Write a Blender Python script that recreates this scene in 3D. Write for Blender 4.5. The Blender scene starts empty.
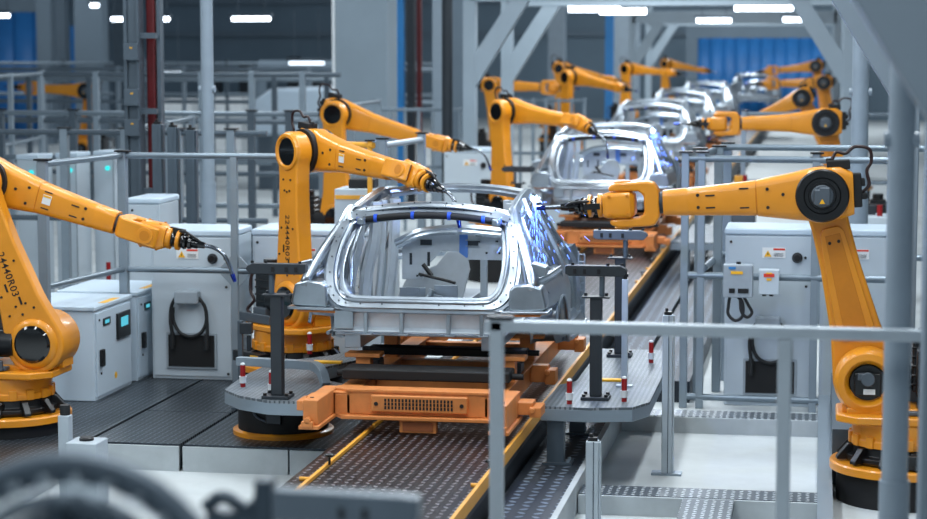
import bpy, math, random
from mathutils import Matrix, Vector
random.seed(7)
PI = math.pi
SC = bpy.context.scene
COL = SC.collection
# ------------------------------------------------------------------ materials
def lin(c):
    return tuple(((v/255.0)/12.92 if v/255.0 <= .04045 else (((v/255.0)+.055)/1.055)**2.4) for v in c)
MATS = {}
def mat(name, rgb, rough=.5, metal=0.0, var=.08, scale=6.0, emit=None, es=0, coat=0, bump=0, bscale=60, spec=.5):
    m = bpy.data.materials.new(name); m.use_nodes = True
    nt = m.node_tree; b = nt.nodes['Principled BSDF']
    c = lin(rgb)
    if emit:
        b.inputs['Base Color'].default_value = (*c, 1)
        b.inputs['Emission Color'].default_value = (*lin(emit), 1); b.inputs['Emission Strength'].default_value = es
    else:
        tc = nt.nodes.new('ShaderNodeTexCoord'); n = nt.nodes.new('ShaderNodeTexNoise')
        n.inputs['Scale'].default_value = scale; n.inputs['Detail'].default_value = 5; n.inputs['Roughness'].default_value = .6
        nt.links.new(tc.outputs['Object'], n.inputs['Vector'])
        r = nt.nodes.new('ShaderNodeValToRGB')
        r.color_ramp.elements[0].position = .3; r.color_ramp.elements[1].position = .7
        r.color_ramp.elements[0].color = (*[v*(1-var) for v in c], 1); r.color_ramp.elements[1].color = (*[min(1, v*(1+var)) for v in c], 1)
        nt.links.new(n.outputs['Fac'], r.inputs['Fac']); nt.links.new(r.outputs['Color'], b.inputs['Base Color'])
        mr = nt.nodes.new('ShaderNodeMapRange'); mr.inputs['To Min'].default_value = max(.02, rough-.07); mr.inputs['To Max'].default_value = min(1, rough+.07)
        nt.links.new(n.outputs['Fac'], mr.inputs['Value']); nt.links.new(mr.outputs['Result'], b.inputs['Roughness'])
        if bump:
            n2 = nt.nodes.new('ShaderNodeTexNoise'); n2.inputs['Scale'].default_value = bscale
            nt.links.new(tc.outputs['Object'], n2.inputs['Vector'])
            bp = nt.nodes.new('ShaderNodeBump'); bp.inputs['Strength'].default_value = bump; bp.inputs['Distance'].default_value = .01
            nt.links.new(n2.outputs['Fac'], bp.inputs['Height']); nt.links.new(bp.outputs['Normal'], b.inputs['Normal'])
    b.inputs['Metallic'].default_value = metal
    b.inputs['Specular IOR Level'].default_value = spec
    b.inputs['Coat Weight'].default_value = coat
    MATS[name] = m
    return m

def tread(name, base, top, pitch, rough=.4, metal=.7, L=.42, Wd=.14, strength=.6, single=False, scl=(1, 1, 1)):
    """raised oval lugs, alternating direction like chequer plate"""
    m = bpy.data.materials.new(name); m.use_nodes = True; nt = m.node_tree; b = nt.nodes['Principled BSDF']
    N = lambda t, **k: nt.nodes.new(t)
    def mt(op, a, b_=None, c=None):
        n = nt.nodes.new('ShaderNodeMath'); n.operation = op
        for i, v in enumerate((a, b_, c)):
            if v is None: continue
            if isinstance(v, (int, float)): n.inputs[i].default_value = v
            else: nt.links.new(v, n.inputs[i])
        return n.outputs[0]
    g = N('ShaderNodeNewGeometry'); s = N('ShaderNodeSeparateXYZ'); nt.links.new(g.outputs['Position'], s.inputs[0])
    u = mt('MULTIPLY', s.outputs['X'], scl[0]/pitch); v = mt('MULTIPLY', s.outputs['Y'], scl[1]/pitch)
    fu = mt('FLOOR', u); fv = mt('FLOOR', v)
    pu = mt('SUBTRACT', mt('SUBTRACT', u, fu), .5); pv = mt('SUBTRACT', mt('SUBTRACT', v, fv), .5)
    par = mt('FLOORED_MODULO', mt('ADD', fu, fv), 2)
    sg = mt('SUBTRACT', mt('MULTIPLY', par, 2), 1)
    if single:
        a = pu; bb = pv
    else:
        a = mt('MULTIPLY', mt('ADD', pu, mt('MULTIPLY', pv, sg)), .7071)
        bb = mt('MULTIPLY', mt('SUBTRACT', pv, mt('MULTIPLY', pu, sg)), .7071)
    e = mt('ADD', mt('POWER', mt('ABSOLUTE', mt('DIVIDE', a, L)), 2), mt('POWER', mt('ABSOLUTE', mt('DIVIDE', bb, Wd)), 2))
    h = N('ShaderNodeMapRange'); h.interpolation_type = 'SMOOTHSTEP'
    h.inputs['From Min'].default_value = 1.15; h.inputs['From Max'].default_value = .45
    nt.links.new(e, h.inputs['Value'])
    no = N('ShaderNodeTexNoise'); no.inputs['Scale'].default_value = 2.5; no.inputs['Detail'].default_value = 6
    nt.links.new(g.outputs['Position'], no.inputs['Vector'])
    mx = N('ShaderNodeMix'); mx.data_type = 'RGBA'; mx.inputs[6].default_value = (*lin(base), 1); mx.inputs[7].default_value = (*lin(top), 1)  # lighter colour on the lug tops paints in their highlights
    nt.links.new(h.outputs['Result'], mx.inputs[0])
    mm = N('ShaderNodeMix'); mm.data_type = 'RGBA'; mm.blend_type = 'MULTIPLY'; mm.inputs[0].default_value = .5
    rr = N('ShaderNodeValToRGB'); rr.color_ramp.elements[0].position = .3; rr.color_ramp.elements[0].color = (.5, .5, .5, 1); rr.color_ramp.elements[1].position = .7
    nt.links.new(no.outputs['Fac'], rr.inputs['Fac']); nt.links.new(mx.outputs[2], mm.inputs[6]); nt.links.new(rr.outputs['Color'], mm.inputs[7])
    nt.links.new(mm.outputs[2], b.inputs['Base Color'])
    bp = N('ShaderNodeBump'); bp.inputs['Strength'].default_value = strength; bp.inputs['Distance'].default_value = .012
    nt.links.new(h.outputs['Result'], bp.inputs['Height']); nt.links.new(bp.outputs['Normal'], b.inputs['Normal'])
    b.inputs['Metallic'].default_value = metal; b.inputs['Roughness'].default_value = rough
    MATS[name] = m

mat('yellow', (224, 143, 26), .38, var=.06, coat=.25, scale=4)
mat('yellow_dark', (200, 122, 14), .45)
mat('edge_yellow', (226, 160, 48), .45)
mat('orange', (206, 128, 66), .5, var=.12, scale=9)
mat('orange_dark', (150, 84, 44), .6)
mat('black', (16, 17, 19), .35, var=.2)
mat('matte_black', (13, 14, 16), .7, var=.2)
mat('gloss_black', (9, 10, 11), .12, coat=.5)
mat('dark_steel', (58, 64, 70), .42, metal=.6)
mat('slate', (44, 50, 56), .5, metal=.2)
mat('hose', (40, 16, 15), .4)
mat('alu', (140, 153, 163), .42, metal=.45, var=.05)
mat('alu_light', (178, 188, 195), .45, metal=.25, var=.05)
mat('rail_steel', (118, 131, 141), .36, metal=.55, var=.06)
mat('dim_steel', (84, 96, 106), .45, metal=.4)
mat('body_steel', (168, 177, 185), .3, metal=.95, var=.14, scale=5)
mat('body_sheet', (160, 169, 178), .36, metal=.92, var=.1, scale=3)
mat('body_panel', (190, 199, 207), .5, metal=.3, var=.1)
mat('reflected_blue', (96, 140, 214), .4, metal=.3, var=.15)
mat('blue_clip', (30, 78, 190), .3)
mat('cabinet', (184, 195, 203), .45, var=.04, scale=2)
mat('cabinet_white', (192, 208, 221), .42, var=.03, scale=2)
mat('cabinet_trim', (120, 132, 142), .45)
mat('portal', (150, 164, 174), .5, var=.05, scale=1.5)
mat('portal_near', (120, 133, 143), .5, var=.05, scale=1.5)
mat('post_paint', (138, 151, 162), .45, var=.05)
mat('concrete', (194, 200, 201), .62, var=.13, scale=1.2, bump=.15, bscale=25)
mat('step_face', (172, 179, 182), .6, var=.12, scale=3)
mat('floor_far', (150, 160, 166), .35, var=.1, scale=.4)
mat('dark_wall', (108, 126, 139), .8, var=.1, scale=.3)
mat('wall_panel', (104, 119, 131), .7, var=.08, scale=.5)
mat('pillar_grey', (128, 142, 152), .7, var=.06, scale=1)
mat('blue_paint', (44, 124, 186), .45, var=.06)
mat('blue_curtain', (36, 108, 172), .5, var=.15, scale=1)
mat('red_paint', (84, 12, 16), .4, var=.15)
mat('red_band', (150, 16, 20), .4)
mat('white_paint', (216, 220, 222), .45)
mat('label_white', (222, 224, 224), .5, var=.02)
mat('label_red', (214, 56, 34), .5, var=.02)
mat('label_yellow', (240, 178, 30), .5, var=.02)
mat('label_ink', (26, 24, 22), .6)
mat('motor_grey', (86, 94, 102), .4, metal=.3)
mat('socket_grey', (150, 160, 168), .5)
mat('lamp_glow', (255, 255, 255), emit=(232, 243, 255), es=9)
mat('lamp_glow_soft', (255, 255, 255), emit=(215, 230, 245), es=2.6)
mat('teal_light', (20, 120, 120), emit=(40, 190, 190), es=1.6)
mat('screen_cyan', (20, 90, 110), emit=(90, 200, 220), es=.8)
mat('spark', (120, 160, 255), emit=(90, 130, 255), es=7)
mat('spark_core', (220, 230, 255), emit=(190, 208, 255), es=28)
mat('chrome', (120, 126, 134), .2, metal=1)
mat('sheet_reflection', (196, 202, 206), .45, metal=.4)  # pale colour imitates the bright reflection on the seat panel
mat('heat_blue', (40, 60, 150), .2, metal=.9)
mat('rubber', (24, 26, 28), .6)
mat('fore_dark', (66, 78, 88), .32, metal=.35)
mat('fore_grey', (104, 116, 126), .4, metal=.3)
tread('tread_deck', (56, 64, 72), (150, 160, 168), .05, rough=.36, metal=.7, L=.36, Wd=.17, strength=1)
tread('tread_line', (16, 16, 19), (150, 146, 152), .066, rough=.34, metal=.4, L=.34, Wd=.17, strength=1, scl=(1, .8, 1))
tread('tread_side', (40, 48, 58), (120, 134, 150), .105, rough=.55, metal=.2, L=.36, Wd=.2, strength=1)
tread('tread_ledge', (84, 94, 102), (215, 222, 226), .055, rough=.4, metal=.4, L=.36, Wd=.18)
tread('tread_platform', (96, 105, 112), (150, 157, 163), .035, rough=.5, metal=.3, single=True, L=.4, Wd=.22)

# ------------------------------------------------------------------ mesh helpers
def cr(pts, n=6):
    """catmull-rom through 3D points"""
    P = [Vector(p) for p in pts]; out = []
    for i in range(len(P)-1):
        p0 = P[i-1] if i > 0 else P[i]*2-P[i+1]; p1 = P[i]; p2 = P[i+1]; p3 = P[i+2] if i+2 < len(P) else P[i+1]*2-P[i]
        for k in range(n):
            t = k/n
            out.append(.5*((2*p1)+(p2-p0)*t+(2*p0-5*p1+4*p2-p3)*t*t+(3*p1-p0-3*p2+p3)*t**3))
    out.append(P[-1]); return out

class MB:
    def __init__(s, T=None): s.v = []; s.f = []; s.T = T or Matrix(); s.cut = []
    def add(s, vs, fs):
        o = len(s.v); s.cut.append((o, len(s.f))); s.v += [s.T @ Vector(v) for v in vs]; s.f += [tuple(o+i for i in f) for f in fs]; return s
    def bx(s, x0, x1, y0, y1, z0, z1):
        return s.add([(x, y, z) for x in (x0, x1) for y in (y0, y1) for z in (z0, z1)],
                     [(0, 1, 3, 2), (4, 6, 7, 5), (0, 4, 5, 1), (2, 3, 7, 6), (0, 2, 6, 4), (1, 5, 7, 3)])
    def box(s, c, d): return s.bx(c[0]-d[0]/2, c[0]+d[0]/2, c[1]-d[1]/2, c[1]+d[1]/2, c[2]-d[2]/2, c[2]+d[2]/2)
    def rev(s, p, ax, prof, n=28, caps=True):
        ax = Vector(ax).normalized(); p = Vector(p)
        a = ax.orthogonal().normalized(); b = ax.cross(a)
        vs = []; fs = []
        for t, r in prof:
            for k in range(n):
                w = 2*PI*k/n; vs.append(p+ax*t+(a*math.cos(w)+b*math.sin(w))*r)
        for i in range(len(prof)-1):
            for k in range(n):
                k2 = (k+1) % n; fs.append((i*n+k, i*n+k2, (i+1)*n+k2, (i+1)*n+k))
        if caps: fs.append(tuple(range(n-1, -1, -1))); fs.append(tuple((len(prof)-1)*n+k for k in range(n)))
        return s.add(vs, fs)
    def cyl(s, p, q, r, r2=None, n=20):
        p = Vector(p); q = Vector(q); return s.rev(p, q-p, [(0, r), ((q-p).length, r if r2 is None else r2)], n)
    def tube(s, pts, r, n=10, sm=0, flat=1.0, up=None):
        P = cr(pts, sm) if sm else [Vector(p) for p in pts]
        vs = []; fs = []; N = len(P); a = None
        for i, p in enumerate(P):
            t = (P[min(i+1, N-1)]-P[max(i-1, 0)]).normalized()
            if up is not None:
                a = (Vector(up)-t*t.dot(Vector(up))).normalized()
            else:
                a = t.orthogonal().normalized() if a is None else (a-t*t.dot(a)).normalized()
            b = t.cross(a)
            rr = r[i] if isinstance(r, (list, tuple)) else r
            for k in range(n):
                w = 2*PI*(k+.5)/n; vs.append(p+a*math.cos(w)*rr+b*math.sin(w)*rr*flat)
        for i in range(N-1):
            for k in range(n):
                k2 = (k+1) % n; fs.append((i*n+k, i*n+k2, (i+1)*n+k2, (i+1)*n+k))
        fs.append(tuple(range(n-1, -1, -1))); fs.append(tuple((N-1)*n+k for k in range(n)))
        return s.add(vs, fs)
    def strip(s, pts, w, t, up, sm=6):
        """hat-section strip swept along pts: width w along 'side', thickness t along up"""
        P = cr(pts, sm) if sm else [Vector(p) for p in pts]
        N = len(P); vs = []; fs = []
        prof = [(-.5, -.5), (-.5, 0), (-.3, .12), (-.26, .5), (.26, .5), (.3, .12), (.5, 0), (.5, -.5)]; n = len(prof)
        for i, p in enumerate(P):
            d = (P[min(i+1, N-1)]-P[max(i-1, 0)]).normalized()
            u = (Vector(up)-d*d.dot(Vector(up))).normalized(); sd = d.cross(u)
            ww = w if not isinstance(w, (list, tuple)) else w[0]+(w[1]-w[0])*i/(N-1)
            for a, b in prof: vs.append(p+sd*a*ww+u*b*t)
        for i in range(N-1):
            for k in range(n):
                k2 = (k+1) % n; fs.append((i*n+k, i*n+k2, (i+1)*n+k2, (i+1)*n+k))
        fs.append(tuple(range(n-1, -1, -1))); fs.append(tuple((N-1)*n+k for k in range(n)))
        return s.add(vs, fs)
    def prism(s, poly, h0, h1, ax='y'):
        f = {'y': lambda a, b, h: (a, h, b), 'z': lambda a, b, h: (a, b, h), 'x': lambda a, b, h: (h, a, b)}[ax]
        n = len(poly); vs = [f(a, b, h0) for a, b in poly]+[f(a, b, h1) for a, b in poly]
        fs = [tuple(range(n-1, -1, -1)), tuple(range(n, 2*n))]+[(k, (k+1) % n, n+(k+1) % n, n+k) for k in range(n)]
        return s.add(vs, fs)
    def grid(s, rows):
        m = len(rows[0]); vs = [p for r in rows for p in r]
        return s.add(vs, [(i*m+j, i*m+j+1, (i+1)*m+j+1, (i+1)*m+j) for i in range(len(rows)-1) for j in range(m-1)])
    def sect(s, secs, n=4):
        """loft of rounded rectangles along x: (x, yc, zc, w, h, r)"""
        vs = []; fs = []; m = 4*n
        for x, yc, zc, w, h, r in secs:
            for q, (sy, sz) in enumerate(((1, 1), (-1, 1), (-1, -1), (1, -1))):
                for k in range(n):
                    a = q*PI/2+k/(n-1)*PI/2
                    vs.append((x, yc+sy*(w/2-r)+r*math.cos(a), zc+sz*(h/2-r)+r*math.sin(a)))
        for i in range(len(secs)-1):
            for k in range(m):
                k2 = (k+1) % m; fs.append((i*m+k, i*m+k2, (i+1)*m+k2, (i+1)*m+k))
        fs.append(tuple(range(m-1, -1, -1))); fs.append(tuple((len(secs)-1)*m+k for k in range(m)))
        return s.add(vs, fs)
    def each(s, name, m, parent, **k):
        """every piece a mesh object of its own"""
        c = s.cut+[(len(s.v), len(s.f))]; out = []
        for (v0, f0), (v1, f1) in zip(c[:-1], c[1:]):
            q = MB(); q.v = s.v[v0:v1]; q.f = [tuple(i-v0 for i in f) for f in s.f[f0:f1]]
            out.append(q.build(name, m, parent, **k))
        return out
    def build(s, name, m, parent=None, bevel=0, ang=38, solid=0, world=False, **tg):
        me = bpy.data.meshes.new(name)
        vs = s.v; org = Vector((0, 0, 0))
        if parent is None:
            xs = [v.x for v in vs]; ys = [v.y for v in vs]; zs = [v.z for v in vs]
            org = Vector(((min(xs)+max(xs))/2, (min(ys)+max(ys))/2, min(zs)))
        elif world:
            o = parent; 
            while o is not None: org = org+o.location; o = o.parent
        me.from_pydata([tuple(v-org) for v in vs], [], s.f); me.update()
        import bmesh
        b = bmesh.new(); b.from_mesh(me); bmesh.ops.recalc_face_normals(b, faces=b.faces); b.to_mesh(me); b.free()
        me.polygons.foreach_set('use_smooth', [True]*len(me.polygons)); me.set_sharp_from_angle(angle=math.radians(ang))
        me.materials.append(MATS[m])
        o = bpy.data.objects.new(name, me); COL.objects.link(o)
        if parent is None: o.location = org
        else: o.parent = parent
        if solid:
            md = o.modifiers.new('solid', 'SOLIDIFY'); md.thickness = solid; md.offset = 0
        if bevel:
            md = o.modifiers.new('bevel', 'BEVEL'); md.width = bevel; md.segments = 2; md.limit_method = 'ANGLE'; md.angle_limit = math.radians(40); md.harden_normals = True
        for k, v in tg.items(): o[k] = v
        return o

def thing(name, label, cat, loc=(0, 0, 0), rz=0, group=None):
    o = bpy.data.objects.new(name, None); COL.objects.link(o); o.location = loc; o.rotation_euler = (0, 0, rz); o.empty_display_size = .2
    o['label'] = label; o['category'] = cat
    if group: o['group'] = group
    return o
def dup(root, loc=None, rz=None, label=None, group=None):
    def cp(o, p):
        c = o.copy(); COL.objects.link(c); c.parent = p
        for ch in [x for x in bpy.data.objects if x.parent == o]: cp(ch, c)
        return c
    r = cp(root, None)
    if loc is not None: r.location = loc
    if rz is not None: r.rotation_euler = (0, 0, rz)
    if label: r['label'] = label
    if group: r['group'] = group
    return r
def text(body, size, T, m, parent, name='printed_number', depth=.0008):
    cu = bpy.data.curves.new('t', 'FONT'); cu.body = body; cu.size = size; cu.align_x = 'CENTER'; cu.align_y = 'CENTER'; cu.extrude = depth; cu.offset = size*.004; cu.space_character = 1.08
    o = bpy.data.objects.new('t', cu); COL.objects.link(o)
    bpy.context.view_layer.update()
    me = bpy.data.meshes.new_from_object(o.evaluated_get(bpy.context.evaluated_depsgraph_get()))
    bpy.data.objects.remove(o); me.transform(T); me.materials.clear(); me.materials.append(MATS[m])
    r = bpy.data.objects.new(name, me); COL.objects.link(r); r.parent = parent
    return r
def structure(o): o['kind'] = 'structure'; return o
MX = lambda x, y, z: Matrix.Translation((x, y, z))
RX = lambda a: Matrix.Rotation(a, 4, 'X')
RY = lambda a: Matrix.Rotation(a, 4, 'Y')
RZ = lambda a: Matrix.Rotation(a, 4, 'Z')

# ------------------------------------------------------------------ camera (world: X across the line, Y along it, Z up; hall floor z = 0)
cam = bpy.data.cameras.new('camera'); co = bpy.data.objects.new('camera', cam); COL.objects.link(co); SC.camera = co
co.location = (2.6, 0, 3.1); co.rotation_euler = (math.radians(90-5.84), 0, math.radians(9.87))
cam.sensor_width = 36; cam.lens = 2050/927*36; cam.clip_end = 400; cam.clip_start = .1
cam.dof.use_dof = True; cam.dof.focus_distance = 14.6; cam.dof.aperture_fstop = 1.9

# ------------------------------------------------------------------ setting
structure(MB().bx(-60, 30, -2, 96, -.2, 0).build('floor', 'concrete'))
structure(MB().bx(-60, 30, 92, 92.4, 0, 12).build('wall_back', 'dark_wall'))
structure(MB().bx(-60.3, -60, -2, 92.4, 0, 12).build('wall_left', 'dark_wall'))
structure(MB().bx(30, 30.3, -2, 92.4, 0, 12).build('wall_right', 'wall_panel'))
# left raised steel deck, in plates with dark joints
def plate(x0, x1, y0, y1): return MB().bx(x0, x1, y0, y1, .02, .2)
k = 0
for (x0, x1, y0, y1) in ((-6.2, -2.76, 12.2, 17.25), (-2.73, -2.03, 14.36, 15.68), (-2.73, -2.03, 15.70, 17.25), (-2.0, -.62, 14.36, 17.25), (-6.2, -.62, 17.28, 18.9)):
    o = structure(plate(x0, x1, y0, y1).build('floor_plate', 'tread_deck', bevel=.004))
for (x0, x1) in ((-2.73, -2.03), (-2.0, -1.2), (-1.185, -.62)): structure(MB().bx(x0, x1, 14.335, 14.358, .0, .185).build('trim_1', 'step_face'))
structure(MB().bx(-2.78, -2.745, 12.2, 14.36, 0, .185).build('trim_12', 'step_face'))
# the assembly line bed and its side decks
structure(MB().bx(-.60, .605, 6, 88, .36, .455).build('floor_line', 'tread_line'))
structure(MB().bx(-.58, .57, 6, 88, 0, .36).build('trim_2', 'slate'))
structure(MB().bx(.60, .99, 6, 31, 0, .2).build('floor_side', 'tread_side'))
structure(MB().bx(1.03, 1.5, 17.95, 31, 0, .19).build('floor_side', 'tread_side'))
structure(MB().bx(.99, 1.03, 6, 17.6, 0, .21).build('trim_3', 'step_face'))
# right shallow pit: two ledges of chequer plate with pale faces
for i, y in enumerate((13.45, 16.5)):
    structure(MB().bx(1.04, 2.62, y, y+.03, 0, .13).build('trim_%d' % (4+i*2), 'step_face'))
    structure(MB().bx(1.04, 2.62, y+.03, y+.32, .09, .135).build('trim_%d' % (5+i*2), 'tread_ledge'))
structure(MB().bx(1.74, 2.08, 10.5, 13.44, .09, .135).build('trim_8', 'tread_ledge'))
structure(MB().bx(2.62, 2.72, 12, 17.6, 0, .16).build('trim_9', 'alu'))
structure(MB().bx(2.72, 3.05, 14.6, 17.2, .02, .42).build('trim_10', 'dim_steel'))

# line guide rails, yellow, with rollers
for sx, x in ((-1, -.46), (1, .61)):
    r = thing('guide_rail', ('yellow steel guide rail along the left edge of the dark line bed' if sx < 0 else 'yellow steel guide rail along the right edge of the dark line bed'), 'rail', (x, 30, .455))
    MB().bx(-.012, .012, -24, 50, 0 if sx < 0 else -.04, .025 if sx < 0 else .045).build('bar', 'edge_yellow', r, bevel=.003)
    for yy in (-17.95, -9.2, -6.8, -5.4, -3):
        MB().cyl((0, yy, .02), (-.06, yy, .02), .014, n=12).build('roller', 'edge_yellow', r)
        MB().rev((-.02*sx, yy+.45, .02), (0, 0, 1), [(0, .008), (.05, .008), (.055, .028), (.068, .032), (.074, .02)], n=14).build('limit_button', 'black', r)

# ------------------------------------------------------------------ robots
def circ(cx, cz, r, a0, a1, n=14): return [(cx+r*math.cos(a0+(a1-a0)*i/n), cz+r*math.sin(a0+(a1-a0)*i/n)) for i in range(n+1)]
def robot(label, loc, yaw, a, b, roll, bend, ped, number=None, detail=True, tipbend=0.0, group=None, ahead=.23):
    R = thing('welding_robot', label, 'robot', loc, yaw, group)
    h = ped
    MB().rev((0, 0, 0), (0, 0, 1), [(0, .42), (h-.055, .42)], 40).build('pedestal', 'matte_black', R)
    MB().rev((0, 0, h-.055), (0, 0, 1), [(0, .465), (.045, .465), (.055, .455)], 48).build('base_ring', 'yellow', R)
    m = MB().rev((0, 0, h), (0, 0, 1), [(0, .35), (.02, .37), (.05, .37), (.06, .33), (.12, .32)], 32)
    for k in range(12):
        m.T = RZ(k*PI/6+.2); m.prism([(.31, h+.01), (.43, h+.01), (.43, h+.03), (.36, h+.11), (.31, h+.11)], -.025, .025, 'y')
    m.T = Matrix(); m.bx(-.3, .1, -.41, -.3, h+.01, h+.1).bx(-.3, .1, .3, .41, h+.01, h+.1)
    bs = m.build('base', 'black', R, bevel=.006)
    MB().bx(-.02, .08, -.425, -.412, h+.03, h+.085).bx(-.02, .08, .412, .425, h+.03, h+.085).each('rating_plate', 'label_yellow', bs)
    m = MB().rev((0, 0, h+.115), (0, 0, 1), [(0, .30), (.0, .335), (.045, .335), (.05, .325), (.16, .325), (.165, .30)], 40)
    for k in range(16):
        m.T = RZ(k*PI/8+.1); m.bx(.31, .345, -.03, .03, h+.115, h+.19)
    m.T = Matrix()
    car = m.build('carousel', 'yellow', R, bevel=.006)
    pl = [(-.38, -.2), (-.25, -.33), (.3, -.33), (.43, -.2), (.43, .2), (.3, .33), (-.25, .33), (-.38, .2)]
    MB().prism(pl, h+.275, h+.33, 'z').bx(-.1, .36, -.20, .2, h+.32, h+.37).build('shoulder_plate', 'yellow', R, bevel=.015)
    sx, sz = ahead, h+.53
    # shoulder housing + big reducer
    MB().rev((sx, -.06, sz), (0, 1, 0), [(0, .2), (.0, .21), (.22, .215), (.26, .195), (.27, .15), (.24, .125), (.19, .12)], 40).bx(sx-.16, sx+.16, -.05, .16, h+.33, sz-.05).build('shoulder', 'yellow', R, bevel=.006)
    mt_ = MB().cyl((sx, .12, sz), (sx, .165, sz), .118, n=30).box((sx, .17, sz-.01), (.17, .05, .15)).build('shoulder_motor', 'black', R, bevel=.008)
    MB().cyl((sx, .19, sz+.03), (sx, .235, sz+.03), .045, n=20).box((sx+.03, .2, sz+.045), (.07, .05, .045)).build('connector', 'motor_grey', mt_, bevel=.005)
    MB().box((sx-.01, .198, sz-.055), (.075, .004, .035)).build('warning_label', 'label_white', mt_)
    # motors and cable tray behind the shoulder
    m = MB().box((-.16, -.1, h+.62), (.2, .2, .34)).box((-.18, .12, h+.6), (.2, .18, .3)).cyl((-.16, -.1, h+.79), (-.16, -.1, h+.86), .07)
    for q in range(5): m.box((-.16, -.1, h+.5+q*.06), (.215, .215, .02))
    m.cyl((-.05, -.16, h+.52), (.14, -.16, h+.52), .1).build('drive_motor', 'black', R, bevel=.01)
    MB().bx(-.36, .1, -.28, .25, h+.335, h+.36).bx(-.36, .08, -.3, -.27, h+.335, h+.41).bx(-.2, -.02, -.27, -.1, h+.36, h+.46).build('cable_tray', 'motor_grey', R, bevel=.006)
    MB().tube([(-.25, -.12, h+.75), (-.36, -.16, h+.72), (-.36, -.18, h+.58), (-.31, -.18, h+.5), (-.38, -.2, h+.42), (-.3, -.2, h+.37)], .014, sm=5).build('hose', 'hose', R)
    # upper arm in its own frame (x along the arm)
    L = 1.25
    A = MX(sx, 0, sz) @ RY(-a)
    m = MB(A)
    r1, r2 = .225, .165
    th = math.acos((r1-r2)/L)
    poly = circ(0, 0, r1, th, 2*PI-th, 22)
    waist = [(.32, -.165), (.75, -.13), (1.02, -.125)]
    poly += waist+circ(L, 0, r2, -2.2, 2.2, 20)+[(x, -z) for x, z in waist[::-1]]
    m.prism(poly, -.215, -.07, 'y')
    ua = m.build('upper_arm', 'yellow', R, bevel=.022)
    rib = [(.27, .1), (.33, .125), (.98, .08), (1.02, .05), (1.02, -.05), (.98, -.08), (.33, -.125), (.27, -.1)]
    MB(A).prism(rib, -.066, -.05, 'y').build('arm_rib', 'yellow', ua, bevel=.006)
    MB(A).prism([(.3, .075), (.97, .05), (.97, -.05), (.3, -.075)], -.05, -.045, 'y').build('arm_panel', 'yellow_dark', ua, bevel=.002)
    # caps
    MB(A).rev((0, -.214, 0), (0, -1, 0), [(0, .185), (.012, .18), (.03, .155), (.032, .14)], 36).build('cover_ring', 'yellow', ua)
    MB(A).rev((0, -.235, 0), (0, -1, 0), [(0, .138), (.014, .138), (.03, .12), (.034, .05)], 32).build('shoulder_cap', 'gloss_black', ua)
    MB(A).rev((L, -.213, 0), (0, -1, 0), [(0, .155), (.016, .148), (.02, .125), (.004, .112)], 32, caps=False).build('elbow_rim', 'yellow', ua)
    MB(A).rev((L, -.212, 0), (0, -1, 0), [(0, .114), (.006, .114)], 28).build('elbow_bore', 'gloss_black', ua)
    if detail:
        m = MB(A)
        for (px, pz) in ((.25, .1), (.25, -.1), (.3, .03), (.3, -.05), (.4, .11), (1.02, .05), (1.02, -.05), (.92, .0), (.93, .035), (.93, -.035), (.23, .0), (.62, .08), (.62, -.08)):
            m.cyl((px, -.215, pz), (px, -.222, pz), .009, n=8)
        for (px, pz) in ((.45, .05), (.33, -.02)): m.box((px, -.217, pz), (.06, .006, .014))
        for (px, pz) in ((.92, .03), (.92, -.03)): m.cyl((px, -.046, pz), (px, -.038, pz), .011, n=10)
        m.each('bolt', 'label_ink', ua)
        if number: text(number, .078, A @ MX(.54, -.2165, 0) @ Matrix.Rotation(PI/2, 4, 'X') @ RZ(PI), 'label_ink', ua)
    # forearm frame at the elbow
    E = A @ Vector((L, 0, 0))
    F = MX(*E) @ RY(-b)
    MB(F).rev((0, -.068, 0), (0, 1, 0), [(0, .15), (0, .183), (.045, .183), (.046, .15)], 36).build('joint_seal', 'matte_black', R)
    m = MB(F).rev((0, -.022, 0), (0, 1, 0), [(0, .165), (.02, .18), (.16, .18), (.18, .17)], 36)
    m.sect([(-.2, .065, .0, .15, .27, .04), (-.12, .065, .01, .17, .34, .05), (.05, .065, .005, .18, .35, .06), (.2, .065, .0, .2, .30, .05), (.42, .065, -.0, .2, .232, .045)])
    eh = m.build('elbow_housing', 'yellow', R, bevel=.004)
    MB(F).rev((0, .158, 0), (0, 1, 0), [(0, .172), (.02, .172), (.03, .162), (.03, .12), (.022, .112), (.022, .09), (.036, .085), (.036, 0.02)], 48).build('motor_disc', 'black', eh)
    mg = MB(F @ RY(b)).cyl((0, .19, 0), (0, .22, 0), .072, n=26).box((.0, .24, -.005), (.1, .07, .1)).box((-.015, .25, .045), (.07, .05, .03)).build('elbow_motor', 'motor_grey', eh, bevel=.008)
    MB(F @ RY(b)).prism([(-.018, -.045), (.018, -.045), (0, -.013)], .276, .279, 'y').build('warning_label', 'label_yellow', mg)
    m = MB(F).box((-.11, .06, .19), (.15, .1, .06)).box((-.225, .07, .02), (.055, .1, .22)).box((-.25, .07, .07), (.05, .08, .05)).box((-.26, .07, -.02), (.05, .08, .04)).cyl((-.05, .06, .2), (-.05, .06, .235), .02)
    m.build('connector_box', 'matte_black', eh, bevel=.008)
    MB(F).tube([(-.07, .06, .22), (-.1, .05, .27), (-.16, .05, .26), (-.22, .05, .3), (-.31, .05, .28), (-.32, .05, .2), (-.29, .05, .14), (-.3, .06, .05), (-.25, .07, .0)], .011, sm=6).build('hose', 'hose', eh)
    fa = MB(F).sect([(.425, .065, 0, .2, .228, .045), (.6, .065, -.002, .185, .205, .042), (.86, .065, -.004, .17, .178, .04), (.872, .065, -.004, .168, .172, .04), (.88, .065, -.004, .17, .178, .04), (1.03, .065, -.004, .155, .165, .04)]).build('forearm', 'yellow', R, bevel=.003)
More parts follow.
